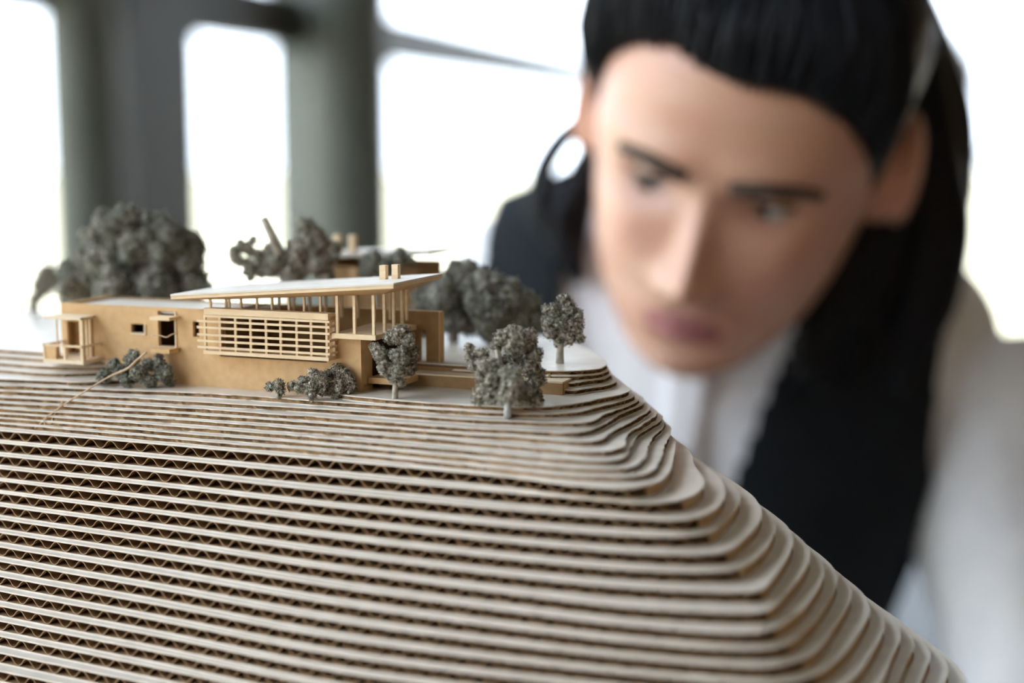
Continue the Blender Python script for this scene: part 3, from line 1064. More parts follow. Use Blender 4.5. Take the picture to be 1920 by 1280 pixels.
ya, pa, ra = math.radians(-13.3), math.radians(32.9), math.radians(15.6)
Rz = Matrix.Rotation(ya, 3, 'Z')
Rx = Matrix.Rotation(pa, 3, 'X')
Ry = Matrix.Rotation(ra, 3, 'Y')
MC = Matrix((RIGHT, FWD, UP)).transposed()          # camera axes as columns
HR = MC @ (Ry @ Rz @ Rx)
HC = CAM + RIGHT * 0.132 + FWD * 0.8205 + UP * 0.116


def head(p):
    return HC + HR @ Vector(p)


zk = [-.122, -.118, -.113, -.105, -.09, -.075, -.055, -.03, 0, .025, .05, .07, .09, .105, .115, .121]
fk = [-.060, -.074, -.084, -.090, -.0885, -.0925, -.0935, -.0925, -.0925, -.099, -.098, -.093, -.078, -.056, -.032, 0]
bk = [-.030, -.015, -.002, .012, .030, .045, .065, .086, .098, .101, .101, .097, .084, .062, .038, .002]
ak = [.008, .021, .030, .041, .054, .063, .071, .0775, .081, .082, .0815, .0775, .0665, .0495, .031, .002]
EX = 0.88


def G(x, s):
    return math.exp(-(x / s) ** 2)


def face_disp(x, z):
    """how far the face stands forward of the plain skull at (x, z)"""
    ax = abs(x)
    d = 0.0
    d -= 0.0105 * G(ax - 0.032, 0.017) * G(z - 0.001, 0.011)          # eye sockets
    d += 0.0045 * G(ax - 0.030, 0.026) * G(z - 0.022, 0.009)          # brow ridge
    pz = np.interp(z, [-.066, -.060, -.054, -.048, -.043, -.03, -.015, 0.0, .014], [0, .003, .015, .0235, .0235, .0165, .010, .005, 0])
    sg = np.interp(z, [-.066, -.048, -.03, 0.0, .014], [.012, .0115, .0085, .0065, .008])
    d += pz * G(x, sg)
    d += 0.0085 * G(ax - 0.0135, 0.0062) * G(z + 0.050, 0.0075)       # wings of the nose
    d += 0.0050 * G(ax - 0.050, 0.018) * G(z + 0.028, 0.016)          # cheekbones
    d -= 0.0030 * G(ax - 0.042, 0.014) * G(z + 0.068, 0.016)
    d += 0.0060 * G(x, 0.019) * G(z + 0.0695, 0.0052)                 # lips
    d += 0.0070 * G(x, 0.017) * G(z + 0.0815, 0.0052)
    d -= 0.0045 * G(x, 0.024) * G(z + 0.0757, 0.0022)
    d -= 0.0035 * G(x, 0.024) * G(z + 0.0925, 0.0055)
    d += 0.0045 * G(x, 0.016) * G(z + 0.107, 0.010)                   # chin
    d -= 0.0015 * G(x, 0.004) * G(z + 0.062, 0.005)
    return d


def skull(phi, z, off=0.0):
    a, f, b = np.interp(z, zk, ak), np.interp(z, zk, fk), np.interp(z, zk, bk)
    cy = 0.0 if z > -0.03 else np.interp(z, [-.122, -.03], [-.045, 0.0])
    sn, cs = math.sin(phi), math.cos(phi)
    x = (a + off) * math.copysign(abs(sn) ** EX, sn)
    y = cy + ((f - off - cy) if cs > 0 else -(b + off - cy)) * math.copysign(abs(cs) ** EX, cs) * (1 if cs > 0 else 1)
    return x, y


def surf_y(x, z):
    a, f = np.interp(z, zk, ak), np.interp(z, zk, fk)
    cy = 0.0 if z > -0.03 else np.interp(z, [-.122, -.03], [-.045, 0.0])
    sn = min(1.0, abs(x) / a) ** (1 / EX)
    cs = math.sqrt(max(0, 1 - sn * sn))
    return cy + (f - cy) * cs ** EX - face_disp(x, z)


def smooth_k(v, passes=2):
    return v


NP, NZ = 200, 170
HV, HF = [], []
for i in range(NZ):
    z = -0.122 + 0.243 * (0.5 - 0.5 * math.cos(math.pi * (i + 0.5) / NZ)) if False else -0.122 + 0.243 * (i + 0.0) / (NZ - 1)
    for k in range(NP):
        phi = 2 * math.pi * k / NP
        x, y = skull(phi, z)
        if math.cos(phi) > 0:
            y -= face_disp(x, z) * min(1, math.cos(phi) * 4)
        HV.append(Vector((x, y, z)))
for i in range(NZ - 1):
    for k in range(NP):
        HF.append((i * NP + k, i * NP + (k + 1) % NP, (i + 1) * NP + (k + 1) % NP, (i + 1) * NP + k))
HF.append(tuple(range(NP))[::-1])
HF.append(tuple((NZ - 1) * NP + k for k in range(NP)))

# torso frame
TS = at(1350, 557, 0.985)
tx = (RIGHT * math.cos(math.radians(5.5)) - UP * math.sin(math.radians(5.5)))
tz = Vector((0, -math.sin(math.radians(9)), math.cos(math.radians(9))))
tz = (tz - tx * tz.dot(tx)).normalized()
ty = tz.cross(tx).normalized()
TM = Matrix((tx, ty, tz)).transposed() @ Matrix.Rotation(math.radians(-7), 3, 'Z')


def tor(p):
    return TS + TM @ Vector(p)


trk_z = [-.56, -.50, -.42, -.35, -.28, -.20, -.12, -.06, -.02, .01, .03, .048, .066, .085, .105, .13]
trk_a = [.150, .165, .155, .142, .138, .140, .156, .176, .190, .190, .176, .152, .118, .085, .066, .058]
trk_b = [.100, .120, .115, .110, .110, .116, .118, .114, .106, .098, .090, .082, .074, .068, .064, .060]


def torso_ring(z, off, n, ex=0.93):
    a, b = np.interp(z, trk_z, trk_a) + off, np.interp(z, trk_z, trk_b) + off
    cyy = np.interp(z, [-.56, -.1, .03, .13], [0, -.005, 0.0, -.012])
    out = []
    for k in range(n):
        t = 2 * math.pi * k / n
        sn, cs = math.sin(t), math.cos(t)
        out.append(Vector((a * math.copysign(abs(sn) ** ex, sn), cyy - b * math.copysign(abs(cs) ** ex, cs), z)))
    return out


def loft_rings(rings):
    n = len(rings[0])
    V = [p for r in rings for p in r]
    FF = []
    for i in range(len(rings) - 1):
        for k in range(n):
            FF.append((i * n + k, i * n + (k + 1) % n, (i + 1) * n + (k + 1) % n, (i + 1) * n + k))
    FF.append(tuple(range(n))[::-1])
    FF.append(tuple((len(rings) - 1) * n + k for k in range(n)))
    return V, FF


class Soup:
    def __init__(self):
        self.v, self.f = [], []

    def add(self, V, FF):
        b = len(self.v)
        self.v += [tuple(p) for p in V]
        self.f += [tuple(b + i for i in q) for q in FF]

    def tube(self, pts, rad, n=14, per=5):
        c = [Vector(p) for p in catmull([tuple(p) for p in pts], per)]
        rr = np.interp(np.linspace(0, len(rad) - 1, len(c)), range(len(rad)), rad)
        self.add(*tube_data(c, list(rr), n))

    def ball(self, c, r, M=None):
        self.add([Vector(c) + ((M @ Vector(p * np.array(r))) if M else Vector(p * np.array(r))) for p in ICO_V], [tuple(f) for f in ICO_F])


sh_r, sh_l = tor((-.178, 0.0, -.022)), tor((.178, 0.0, -.022))
el_r, el_l = at(800, 1240, 0.99), at(1950, 1360, 0.92)
wr_r, wr_l = Vector((-0.03, 0.80, 0.565)), Vector((0.31, 0.76, 0.565))
hip = tor((0, 0, -.5))
kn = [Vector((hip.x - 0.13, hip.y - 0.36, 0.49)), Vector((hip.x + 0.13, hip.y - 0.36, 0.49))]
an = [Vector((hip.x - 0.12, hip.y - 0.30, 0.08)), Vector((hip.x + 0.12, hip.y - 0.30, 0.08))]

B = Soup()
B.add([head(p) for p in HV], HF)
for sx in (-1, 1):                                   # ears
    em = HR @ Matrix.Rotation(sx * 0.42, 3, 'Z') @ Matrix.Rotation(-0.2, 3, 'X')
    B.ball(head((sx * 0.092, 0.015, 0.0)), (0.0085, 0.019, 0.034), em)
    B.ball(head((sx * 0.083, 0.006, -0.008)), (0.010, 0.012, 0.024), em)
rings = [torso_ring(z, -0.010, 40) for z in np.linspace(-.56, .10, 34)]
V, FF = loft_rings([[tor(p) for p in r] for r in rings])
B.add(V, FF)
B.tube([tor((0, 0, .06)), tor((0, -.012, .11)), head((0, 0.035, -.075)), head((0, 0.02, -.03))], [.066, .058, .055, .055], 24, 6)
for s_, e_, w_, dirx in ((sh_r, el_r, wr_r, -1), (sh_l, el_l, wr_l, 1)):
    B.tube([s_, (s_ + e_) / 2, e_, (e_ + w_) / 2, w_], [.050, .046, .038, .036, .026], 16, 6)
    fd = Vector((-0.25 * dirx, -0.9, -0.15)).normalized()
    sd = Vector((1, -0.25 * dirx, 0)).normalized()
    B.tube([w_, w_ + fd * 0.045, w_ + fd * 0.085], [.026, .034, .032], 14, 4)
    for q in range(4):
        b0 = w_ + fd * 0.078 + sd * (q - 1.5) * 0.018
        ln = (0.068, 0.078, 0.074, 0.058)[q]
        B.tube([b0, b0 + fd * ln * 0.5 + Vector((0, 0, 0.004)), b0 + fd * ln * 0.85 + Vector((0, 0, -0.012)), b0 + fd * ln + Vector((0, 0, -0.022))], [.0095, .009, .0085, .007], 10, 4)
    tb = w_ + fd * 0.03 - sd * dirx * 0.026
    B.tube([tb, tb + fd * 0.03 - sd * dirx * 0.022, tb + fd * 0.055 - sd * dirx * 0.026], [.012, .0105, .008], 10, 4)
for q, sx in enumerate((-1, 1)):
    h0 = tor((sx * .085, 0, -.50))
    B.tube([h0, (h0 + kn[q]) / 2, kn[q]], [.085, .075, .058], 18, 6)
    B.tube([kn[q], (kn[q] * .55 + an[q] * .45) + Vector((0, .02, 0)), an[q]], [.056, .055, .036], 16, 6)
    B.tube([an[q] + Vector((0, .03, -.02)), an[q] + Vector((0, -.06, -.04)), an[q] + Vector((0, -.16, -.055))], [.04, .036, .024], 14, 5)


def remeshed(name, soup, voxel, mat, parent, origin, smooth_it=0):
    me = bpy.data.meshes.new(name)
    me.from_pydata([tuple(Vector(v) - origin) for v in soup.v], [], soup.f)
    me.update()
    tmp = bpy.data.objects.new(name + '_tmp', me)
    COL.objects.link(tmp)
    md = tmp.modifiers.new('remesh', 'REMESH')
    md.mode = 'VOXEL'
    md.voxel_size = voxel
    if smooth_it:
        sm = tmp.modifiers.new('smooth', 'SMOOTH')
        sm.iterations = smooth_it
        sm.factor = 0.5
    dg = bpy.context.evaluated_depsgraph_get()
    ev = tmp.evaluated_get(dg)
    m2 = bpy.data.meshes.new_from_object(ev)
    bpy.data.objects.remove(tmp)
    bpy.data.meshes.remove(me)
    m2.name = name
    m2.materials.clear()
    m2.materials.append(mat)
    m2.polygons.foreach_set('use_smooth', [True] * len(m2.polygons))
    o = bpy.data.objects.new(name, m2)
    COL.objects.link(o)
    if parent:
        o.parent = parent
    return o


P0 = Vector((hip.x, hip.y - 0.1, 0.0))
PER = empty('person', P0)
tag(PER, 'long-haired person in white shirt and black vest leaning close to study the model', 'person')
body = remeshed('body', B, 0.0030, M_skin, PER, P0, 2)
me = body.data
co = np.empty(len(me.vertices) * 3)
me.vertices.foreach_get('co', co)
co = co.reshape(-1, 3) + np.array(P0)
loc = (co - np.array(HC)) @ np.array(HR)             # head-local coordinates
x, y, z = loc[:, 0], loc[:, 1], loc[:, 2]
skin = np.array([0.545, 0.302, 0.215])
colr = np.tile(skin, (len(co), 1))


def blend(mask, c):
    global colr
    m = np.clip(mask, 0, 1)[:, None]
    colr = colr * (1 - m) + np.array(c) * m


front = (y < -0.05) & (np.abs(x) < 0.09) & (z > -0.14) & (z < 0.13)
ell = ((x / 0.023) ** 2 + ((z + 0.0765) / 0.0115) ** 2)
blend(front * np.clip((1.15 - ell) * 3, 0, 1) * 0.9, (0.33, 0.115, 0.13))
blend(front * np.exp(-((np.abs(x) - 0.045) / 0.02) ** 2 - ((z + 0.035) / 0.02) ** 2) * 0.35, (0.60, 0.30, 0.21))
blend(front * np.exp(-(x / 0.025) ** 2 - ((z + 0.060) / 0.006) ** 2) * 0.35, (0.30, 0.22, 0.16))
blend(front * np.exp(-(x / 0.03) ** 2 - ((z + 0.107) / 0.012) ** 2) * 0.25, (0.34, 0.23, 0.16))
blend(front * np.exp(-((np.abs(x) - 0.034) / 0.017) ** 2 - ((z - 0.002) / 0.011) ** 2) * 0.65, (0.22, 0.12, 0.08))
near_ear = (np.abs(x) > 0.083) & (np.abs(z) < 0.06)
blend(near_ear * 0.5, (0.62, 0.30, 0.22))
ca = me.color_attributes.new('tint', 'FLOAT_COLOR', 'POINT')
ca.data.foreach_set('color', np.c_[colr, np.ones(len(colr))].ravel())

# eyes and brows
gaze = Vector((-0.55, -0.80, -0.22)).normalized()
for sx in (-1, 1):
    c = Vector((sx * 0.032, -0.0715, 0.0))
    eb = bm_obj('eye', (lambda m: (bmesh.ops.create_uvsphere(m, u_segments=24, v_segments=16, radius=0.0118), m)[1])(bmesh.new()), M_eye, PER, True)
    eb.location = head(c) - P0
    V, FF = [], []
    gz = HR @ gaze
    a1 = gz.orthogonal().normalized()
    a2 = gz.cross(a1)
    cc = head(c) - P0
    for r_ in (0.0, 0.0035, 0.0072):
        for q in range(20):
            an_ = 2 * math.pi * q / 20
            p = (a1 * math.cos(an_) + a2 * math.sin(an_)) * r_
            V.append(gz * (math.sqrt(0.0123 ** 2 - r_ * r_)) + p)
    for i in range(2):
        for q in range(20):
            FF.append((i * 20 + q, i * 20 + (q + 1) % 20, (i + 1) * 20 + (q + 1) % 20, (i + 1) * 20 + q))
    mesh_obj('iris', V, FF, M_iris, eb, True)
    # upper lid: a skin shell over the top of the eyeball, lash line along its edge
    V, FF = [], []
    nu, nw = 18, 8
    for i in range(nw + 1):
        el = math.radians(14 + (100 - 14) * i / nw)
        for k in range(nu + 1):
            azm = math.radians(-80 + 160 * k / nu)
            drop = math.radians(10) * (azm / 1.4) ** 2
            e2 = el - drop
            d_ = Vector((math.sin(azm) * math.cos(e2), -math.cos(azm) * math.cos(e2), math.sin(e2)))
            V.append(head(c + d_ * 0.0132) - P0)
    for i in range(nw):
        for k in range(nu):
            FF.append((i * (nu + 1) + k, i * (nu + 1) + k + 1, (i + 1) * (nu + 1) + k + 1, (i + 1) * (nu + 1) + k))
    lid = mesh_obj('eyelid', V, FF, M_skin, PER, True)
    ca2 = lid.data.color_attributes.new('tint', 'FLOAT_COLOR', 'POINT')
    ca2.data.foreach_set('color', [0.40, 0.24, 0.16, 1.0] * len(V))
    mesh_obj('lashes', *tube_data([Vector(p) for p in V[:nu + 1]], 0.0011, 6), M_brow, lid, True)
    pts, rad = [], []
    for k in range(13):
        t = k / 12
        bx = sx * (0.012 + (0.040 if sx < 0 else 0.044) * t)
        bz = 0.0140 + 0.009 * math.sin(t * 2.2) - (0.006 if sx < 0 else 0.0095) * t
        pts.append(head((bx, surf_y(bx, bz) - 0.0005, bz)) - P0)
        rad.append(0.0056 * (1 - 0.45 * t) if t > 0.1 else 0.0046)
    V, FF = tube_data(pts, rad, 8)
    mesh_obj('eyebrow', V, FF, M_brow, PER, True)

# hair: the combed-back cap
def hairline(phi):
    p = math.degrees(phi)
    if p > 0:
        return float(np.interp(p, [0, 8, 25, 45, 62, 74, 84, 92, 104, 125, 180], [.066, .068, .067, .053, .028, .004, -.024, .030, .032, -.055, -.075]))
    return float(np.interp(-p, [0, 8, 25, 45, 62, 74, 84, 92, 104, 125, 180], [.066, .072, .077, .068, .046, .018, -.016, .030, .032, -.055, -.075]))


def soft_line(phi):
    return sum(hairline(phi + math.radians(a)) for a in (-8, -4, 0, 4, 8)) / 5


HAIR = Soup()
NPH, NH = 160, 46
inner, outer = [], []
for i in range(NH + 1):
    t = i / NH
    for k in range(NPH):
        phi = -math.pi + 2 * math.pi * k / NPH
        z0 = soft_line(phi)
        z = z0 + (0.1205 - z0) * t
        th = 0.0175 * min(1, t * 2.6) ** 0.8 + 0.004 * mnoise.noise((phi * 3, z * 25, 1.0)) * min(1, t * 4)
        th += 0.0030 * mnoise.noise((phi * 11, z * 9, 4.0)) * min(1, t * 3)
        dg_ = abs(math.degrees(phi))
        th *= 1 - 0.6 * float(np.interp(dg_, [50, 68, 112, 128], [0, 1, 1, 0])) * float(np.interp(z, [.05, .085], [1, 0]))
        a, b = skull(phi, z, 0.0), skull(phi, z, th)
        zz = z + th * max(0, (z - 0.04) / 0.08)
        inner.append(head((a[0] * .97, a[1] * .97, z - 0.002)) - P0)
        outer.append(head((b[0], b[1], zz)) - P0)
n0 = len(inner)
V = inner + outer
FF = []
for i in range(NH):
    for k in range(NPH):
        k2 = (k + 1) % NPH
        FF.append((n0 + i * NPH + k, n0 + i * NPH + k2, n0 + (i + 1) * NPH + k2, n0 + (i + 1) * NPH + k))
for k in range(NPH):
    k2 = (k + 1) % NPH
    FF.append((k, k2, n0 + k2, n0 + k))
FF.append(tuple(n0 + NH * NPH + k for k in range(NPH)))
hair = mesh_obj('hair', V, FF, M_hair, PER, True)


SS = Soup()
hs = random.Random(3)
for q in range(260):
    ph0 = math.radians(hs.uniform(-72, 66))
    ph1 = ph0 * 0.9
    zz0 = soft_line(ph0) - 0.001 + hs.uniform(-0.002, 0.007)
    pts = []
    up = hs.uniform(0.0, 0.0035)
    for i in range(9):
        t = i / 8
        z = zz0 + (0.118 - zz0) * t
        off = 0.0015 + (0.0165 + up) * min(1, t * 2.4) ** 0.8
        a = skull(ph0 + (ph1 - ph0) * t + 0.03 * math.sin(q + 3 * t), z, off)
        pts.append(head((a[0], a[1], z + off * max(0, (z - 0.04) / 0.08))) - P0)
    V, FF = tube_data(pts, [0.0004] + [hs.uniform(0.001, 0.0019)] * 7 + [0.0006], 6)
    SS.add(V, FF)
tag(mesh_obj('hair_strands', SS.v, SS.f, M_hair, hair, True), kind='stuff')


def lock(path, rad, parent=hair):
    c = [Vector(p) - P0 for p in catmull([tuple(p) for p in path], 6)]
    rr = np.interp(np.linspace(0, len(rad) - 1, len(c)), range(len(rad)), rad)
    V, FF = tube_data(c, list(rr), 9)
    return V, FF


LK = Soup()
hr_ = random.Random(5)
# the fall of hair on the right of the picture, behind the ear and down over the shoulder
for row in range(4):
    for q in range(15):
        t = q / 14
        dd = 0.852 + 0.026 * row + hr_.uniform(-.006, .006)
        x0 = 1640 + 95 * t + hr_.uniform(-8, 8)
        y0 = 190 - 150 * t + 40 * row * (1 - t)
        x1 = 1665 + 108 * t
        x2 = 1612 + 163 * t + hr_.uniform(-10, 10)
        x3 = 1535 + 225 * t + hr_.uniform(-12, 12)
        x4 = 1475 + 240 * t + hr_.uniform(-16, 16)
        y4 = 730 - 20 * t + hr_.uniform(-25, 25)
        wv = hr_.uniform(-10, 10)
        V, FF = lock([at(x0, y0, dd), at(x1 - 5, 300, dd + .01), at(x2 + wv, 430, dd + .018), at(x3 - wv, 570, dd + .024), at(x4, y4, dd + .03)],
                     [.010, .012, .012, .012, .005])
        LK.add(V, FF)
for row in range(2):
    for q in range(14):
        t = q / 13
        dd = 0.865 + 0.03 * row + hr_.uniform(-.004, .004)
        V, FF = lock([at(1600 + 110 * t, -40, dd), at(1668 + 88 * t, 90, dd + .005), at(1692 + 100 * t, 220, dd + .012), at(1680 + 112 * t, 360, dd + .02), at(1640 + 130 * t + hr_.uniform(-10, 10), 540, dd + .024)],
                     [.008, .0115, .012, .012, .007])
        LK.add(V, FF)
for q in range(9):
    t = q / 8
    dd = 0.832 + 0.010 * t + hr_.uniform(-.003, .003)
    V, FF = lock([at(1672 + 30 * t, 300, dd + .012), at(1640 + 40 * t, 400, dd + .014), at(1588 + 60 * t, 485, dd + .016), at(1540 + 80 * t, 575, dd + .02), at(1492 + 90 * t + hr_.uniform(-8, 8), 700 + hr_.uniform(-20, 20), dd + .03)],
                 [.007, .011, .012, .012, .005])
    LK.add(V, FF)
mesh_obj('long_hair', LK.v, LK.f, M_hair, hair, True)
LK = Soup()
for pth, r_ in ((((1100, 215), (1052, 258), (1014, 320), (1006, 390), (1040, 460), (1075, 520)), .0062),
                (((1095, 235), (1048, 275), (1020, 330), (1018, 400), (1050, 470), (1080, 530)), .0055),
                (((1090, 300), (1082, 345), (1062, 380), (1050, 420), (1066, 480), (1090, 530)), .0085),
                (((1098, 290), (1096, 350), (1086, 400), (1078, 450), (1085, 510)), .0090),
                (((1100, 260), (1094, 330), (1076, 375), (1060, 440), (1080, 500)), .0070)):
    dd = 0.885 + hr_.uniform(-.008, .008)
    V, FF = lock([at(a, b, dd + i * .004) for i, (a, b) in enumerate(pth)], [r_ * .7, r_, r_, r_, r_ * .5])
    LK.add(V, FF)
mesh_obj('side_lock', LK.v, LK.f, M_hair, hair, True)

# shirt
S = Soup()
rings = [torso_ring(z, -0.001, 48) for z in np.linspace(-.53, .078, 40)]
S.add(*loft_rings([[tor(p) for p in r] for r in rings]))
for s_, e_, w_ in ((sh_r, el_r, wr_r), (sh_l, el_l, wr_l)):
    S.tube([s_ + (e_ - s_) * -.02, s_ * .8 + e_ * .2, (s_ + e_) / 2, e_, (e_ + w_) / 2, w_ * .93 + e_ * .07], [.060, .066, .062, .056, .050, .038], 20, 8)
shirt = remeshed('shirt', S, 0.005, M_shirt, PER, P0, 4)
me = shirt.data
nv = len(me.vertices)
co = np.empty(nv * 3)
nn = np.empty(nv * 3)
me.vertices.foreach_get('co', co)
me.vertices.foreach_get('normal', nn)
co, nn = co.reshape(-1, 3), nn.reshape(-1, 3)
fold = np.array([0.006 * mnoise.noise((p[0] * 9 + p[2] * 13, p[1] * 8, p[2] * 7 - p[0] * 9)) + 0.002 * mnoise.noise((p[0] * 30, p[1] * 30, p[2] * 30)) for p in co])
co += nn * fold[:, None]
me.vertices.foreach_set('co', co.ravel())
me.update()


# collar: a band round the neck and two leaves
def strip(name, rows, mat, parent, thick=0.0018):
    n = len(rows[0])
    V = [p for r in rows for p in r]
    FF = [(i * n + k, i * n + k + 1, (i + 1) * n + k + 1, (i + 1) * n + k) for i in range(len(rows) - 1) for k in range(n - 1)]
    o = mesh_obj(name, V, FF, mat, parent, True)
    md = o.modifiers.new('solid', 'SOLIDIFY')
    md.thickness = thick
    return o


rows = []
for r_, zz in ((0.080, 0.062), (0.074, 0.085), (0.072, 0.108)):
    rows.append([tor((r_ * math.sin(t), -.008 - r_ * 0.98 * math.cos(t), zz + 0.012 * (1 - math.cos(t)) / 2)) - P0 for t in np.linspace(0.18, 2 * math.pi - 0.18, 48)])
strip('collar_band', rows, M_shirt, shirt)
for sx in (-1, 1):
    rows = []
    for j in range(7):
        f = j / 6
        row = []
        for k in range(20):
            t = 0.16 + (math.pi - 0.3) * k / 19
            fall = (0.030 + 0.030 * max(0, 1 - t / 1.1)) * f
            r_ = 0.076 + 0.022 * f + 0.006 * math.sin(f * 3)
            row.append(tor((sx * r_ * math.sin(t) + sx * 0.012 * f * max(0, 1 - t), -.008 - r_ * math.cos(t) * 0.98 - 0.018 * f * max(0, math.cos(t)), 0.110 + 0.012 * (1 - math.cos(t)) / 2 - fall)) - P0)
        rows.append(row)
    strip('collar_leaf', rows, M_shirt, shirt, 0.002)

rows = []
for z in np.linspace(.055, -.33, 40):
    rg = torso_ring(z, 0.0045, 720)
    row = [min((p for p in rg if p.y < 0), key=lambda p: abs(p.x - x_)) for x_ in np.linspace(-.030, -.002, 5)]
    rows.append([tor(p) - P0 for p in row])
plk = strip('button_placket', rows, M_shirt, shirt, 0.0016)
for i in range(4, 40, 9):
    c_ = rows[i][2]
    bm = bmesh.new()
    bmesh.ops.create_cone(bm, cap_ends=True, segments=16, radius1=0.0055, radius2=0.005, depth=0.003)
    bt = bm_obj('button', bm, M_eye, shirt)
    bt.matrix_local = Matrix.Translation(c_ + TM @ Vector((0, -0.0035, 0))) @ (TM @ Matrix.Rotation(math.pi / 2, 3, 'X')).to_4x4()

# vest
n = 360
zs = np.linspace(-.50, .072, 260)
rows = [torso_ring(z, 0.008, n) for z in zs]
V = [tor(p) - P0 for r in rows for p in r]
L = [p for r in rows for p in r]
FF = []


def vest_has(p):
    ax = abs(p.x)
    lim = float(np.interp(p.z, [-.5, -.17, -.12, -.06, 0.0, .05, .08], [1, 1, .152, .136, .132, .136, .14]))
    if p.x < 0:
        lim += 0.022
    else:
        lim += 0.004
    if ax > lim and p.z > -.165:
        return False
    if p.y < 0 and abs(p.x + .028) < float(np.interp(p.z, [-.30, -.12, -.02, .06], [0.0, .040, .064, .088])) and p.z > -.30:
        return False
    if p.y < 0 and p.z > 0.075:
        return False
    return ax > 0.078 or p.z < 0.066


for i in range(len(rows) - 1):
    for k in range(n):
        idx = (i * n + k, i * n + (k + 1) % n, (i + 1) * n + (k + 1) % n, (i + 1) * n + k)
        c = sum((L[q] for q in idx), Vector()) / 4
        if vest_has(c):
            FF.append(idx)
vest = mesh_obj('vest', V, FF, M_vest, PER, True)
bmv = bmesh.new()
bmv.from_mesh(vest.data)
bmesh.ops.delete(bmv, geom=[v for v in bmv.verts if not v.link_faces], context='VERTS')
bmv.to_mesh(vest.data)
bmv.free()
md = vest.modifiers.new('solid', 'SOLIDIFY')
md.thickness = 0.004
md.offset = 1

# trousers
T = Soup()
rings = [torso_ring(z, 0.004, 40) for z in np.linspace(-.565, -.44, 8)]
T.add(*loft_rings([[tor(p) for p in r] for r in rings]))
for q, sx in enumerate((-1, 1)):
    h0 = tor((sx * .085, 0, -.50))
    T.tube([h0, (h0 + kn[q]) / 2, kn[q]], [.094, .085, .070], 18, 6)
    T.tube([kn[q], (kn[q] * .55 + an[q] * .45) + Vector((0, .02, 0)), an[q] + Vector((0, 0, .03))], [.069, .066, .055], 16, 6)
M_trous = noisy('dark_trousers', (0.03, 0.032, 0.038), (0.05, 0.052, 0.06), 80, 0.85)
remeshed('trousers', T, 0.007, M_trous, PER, P0, 3)

# stool
ST = empty('stool', (hip.x, hip.y + 0.02, 0))
tag(ST, 'round wooden stool carrying the seated person', 'stool')
zs_ = hip.z - 0.115
bm = bmesh.new()
bmesh.ops.create_cone(bm, cap_ends=True, segments=40, radius1=0.17, radius2=0.17, depth=0.035, matrix=Matrix.Translation((0, 0, zs_ - 0.0175)))
bm_obj('seat', bm, M_table, ST)
for k in range(4):
    a = math.pi / 4 + k * math.pi / 2
    V, FF = tube_data([(0.10 * math.cos(a), 0.10 * math.sin(a), zs_ - 0.035), (0.17 * math.cos(a), 0.17 * math.sin(a), 0)], [0.016, 0.013], 10)
    mesh_obj('leg', V, FF, M_table, ST, True)

# ------------------------------------------------------------------ the room
M_floor = noisy('concrete_floor', (0.15, 0.16, 0.17), (0.20, 0.21, 0.22), 3, 0.75, bump=0.05)
M_ceil = noisy('ceiling_paint', (0.22, 0.22, 0.22), (0.26, 0.26, 0.26), 5, 0.9)
M_wall = noisy('grey_wall_paint', (0.15, 0.13, 0.11), (0.19, 0.165, 0.14), 4, 0.9)
M_warm_bounce = noisy('warm_bounce_wall', (0.30, 0.19, 0.10), (0.37, 0.245, 0.135), 3, 0.6, stretch=(8, 8, 1))  # warm colour added to the unseen walls to bounce warm light
M_frame = noisy('grey_green_steel', (0.098, 0.105, 0.090), (0.130, 0.138, 0.120), 6, 0.5)
M_frame_dark = noisy('dark_steel', (0.028, 0.030, 0.028), (0.042, 0.044, 0.041), 6, 0.5)
M_lawn = noisy('lawn', (0.50, 0.47, 0.33), (0.58, 0.55, 0.42), 2, 0.95)
M_pave = noisy('paving', (0.60, 0.58, 0.54), (0.68, 0.66, 0.61), 4, 0.9)
M_hedge = noisy('hedge_leaves', (0.22, 0.30, 0.05), (0.42, 0.50, 0.13), 9, 0.9)
m, nt, bs = mat_new('window_glass')
nt.nodes.remove(bs)
tr = nt.nodes.new('ShaderNodeBsdfTransparent')
gl = nt.nodes.new('ShaderNodeBsdfGlossy')
gl.inputs['Roughness'].default_value = 0.02
mixs = nt.nodes.new('ShaderNodeMixShader')
mixs.inputs[0].default_value = 0.05
nt.links.new(tr.outputs[0], mixs.inputs[1])
nt.links.new(gl.outputs[0], mixs.inputs[2])
nt.links.new(mixs.outputs[0], nt.nodes['Material Output'].inputs['Surface'])
M_glass = m

CEIL = 2.75
WD = Vector((0.31, 0.951, 0)).normalized()           # direction of the window wall
WN = Vector((WD.y, -WD.x, 0))                        # into the room
W0 = Vector((-0.525, 2.5, 0))
Y0, Y1 = -2.8, 6.2


def wpt(px):
    """distance along the window wall where it crosses the picture column px"""
    k = (px - 960) / FPX
    z = (W0.x - W0.y * WD.x / WD.y) / (k - WD.x / WD.y)
    return (z - W0.y) / WD.y


tA = (Y0 - W0.y) / WD.y
tB = (Y1 - W0.y) / WD.y
cA, cB = W0 + WD * tA, W0 + WD * tB
RX = 4.2


def struct(o, label=None):
    o['kind'] = 'structure'
    return o


# floor and ceiling follow the room's outline
def slab_poly(name, z0, z1, mat, out=0.0):
    P = [Vector((cA.x - out, Y0 - out, 0)), Vector((RX + out, Y0 - out, 0)), Vector((RX + out, Y1 + out, 0)), Vector((cB.x - out, Y1 + out, 0))]
    V = [(p.x, p.y, z0) for p in P] + [(p.x, p.y, z1) for p in P]
    FF = [(3, 2, 1, 0), (4, 5, 6, 7)] + [(i, (i + 1) % 4, 4 + (i + 1) % 4, 4 + i) for i in range(4)]
    return struct(mesh_obj(name, V, FF, mat))


slab_poly('floor', -0.12, 0.0, M_floor, 0.15)
slab_poly('ceiling', CEIL, CEIL + 0.15, M_ceil, 0.15)


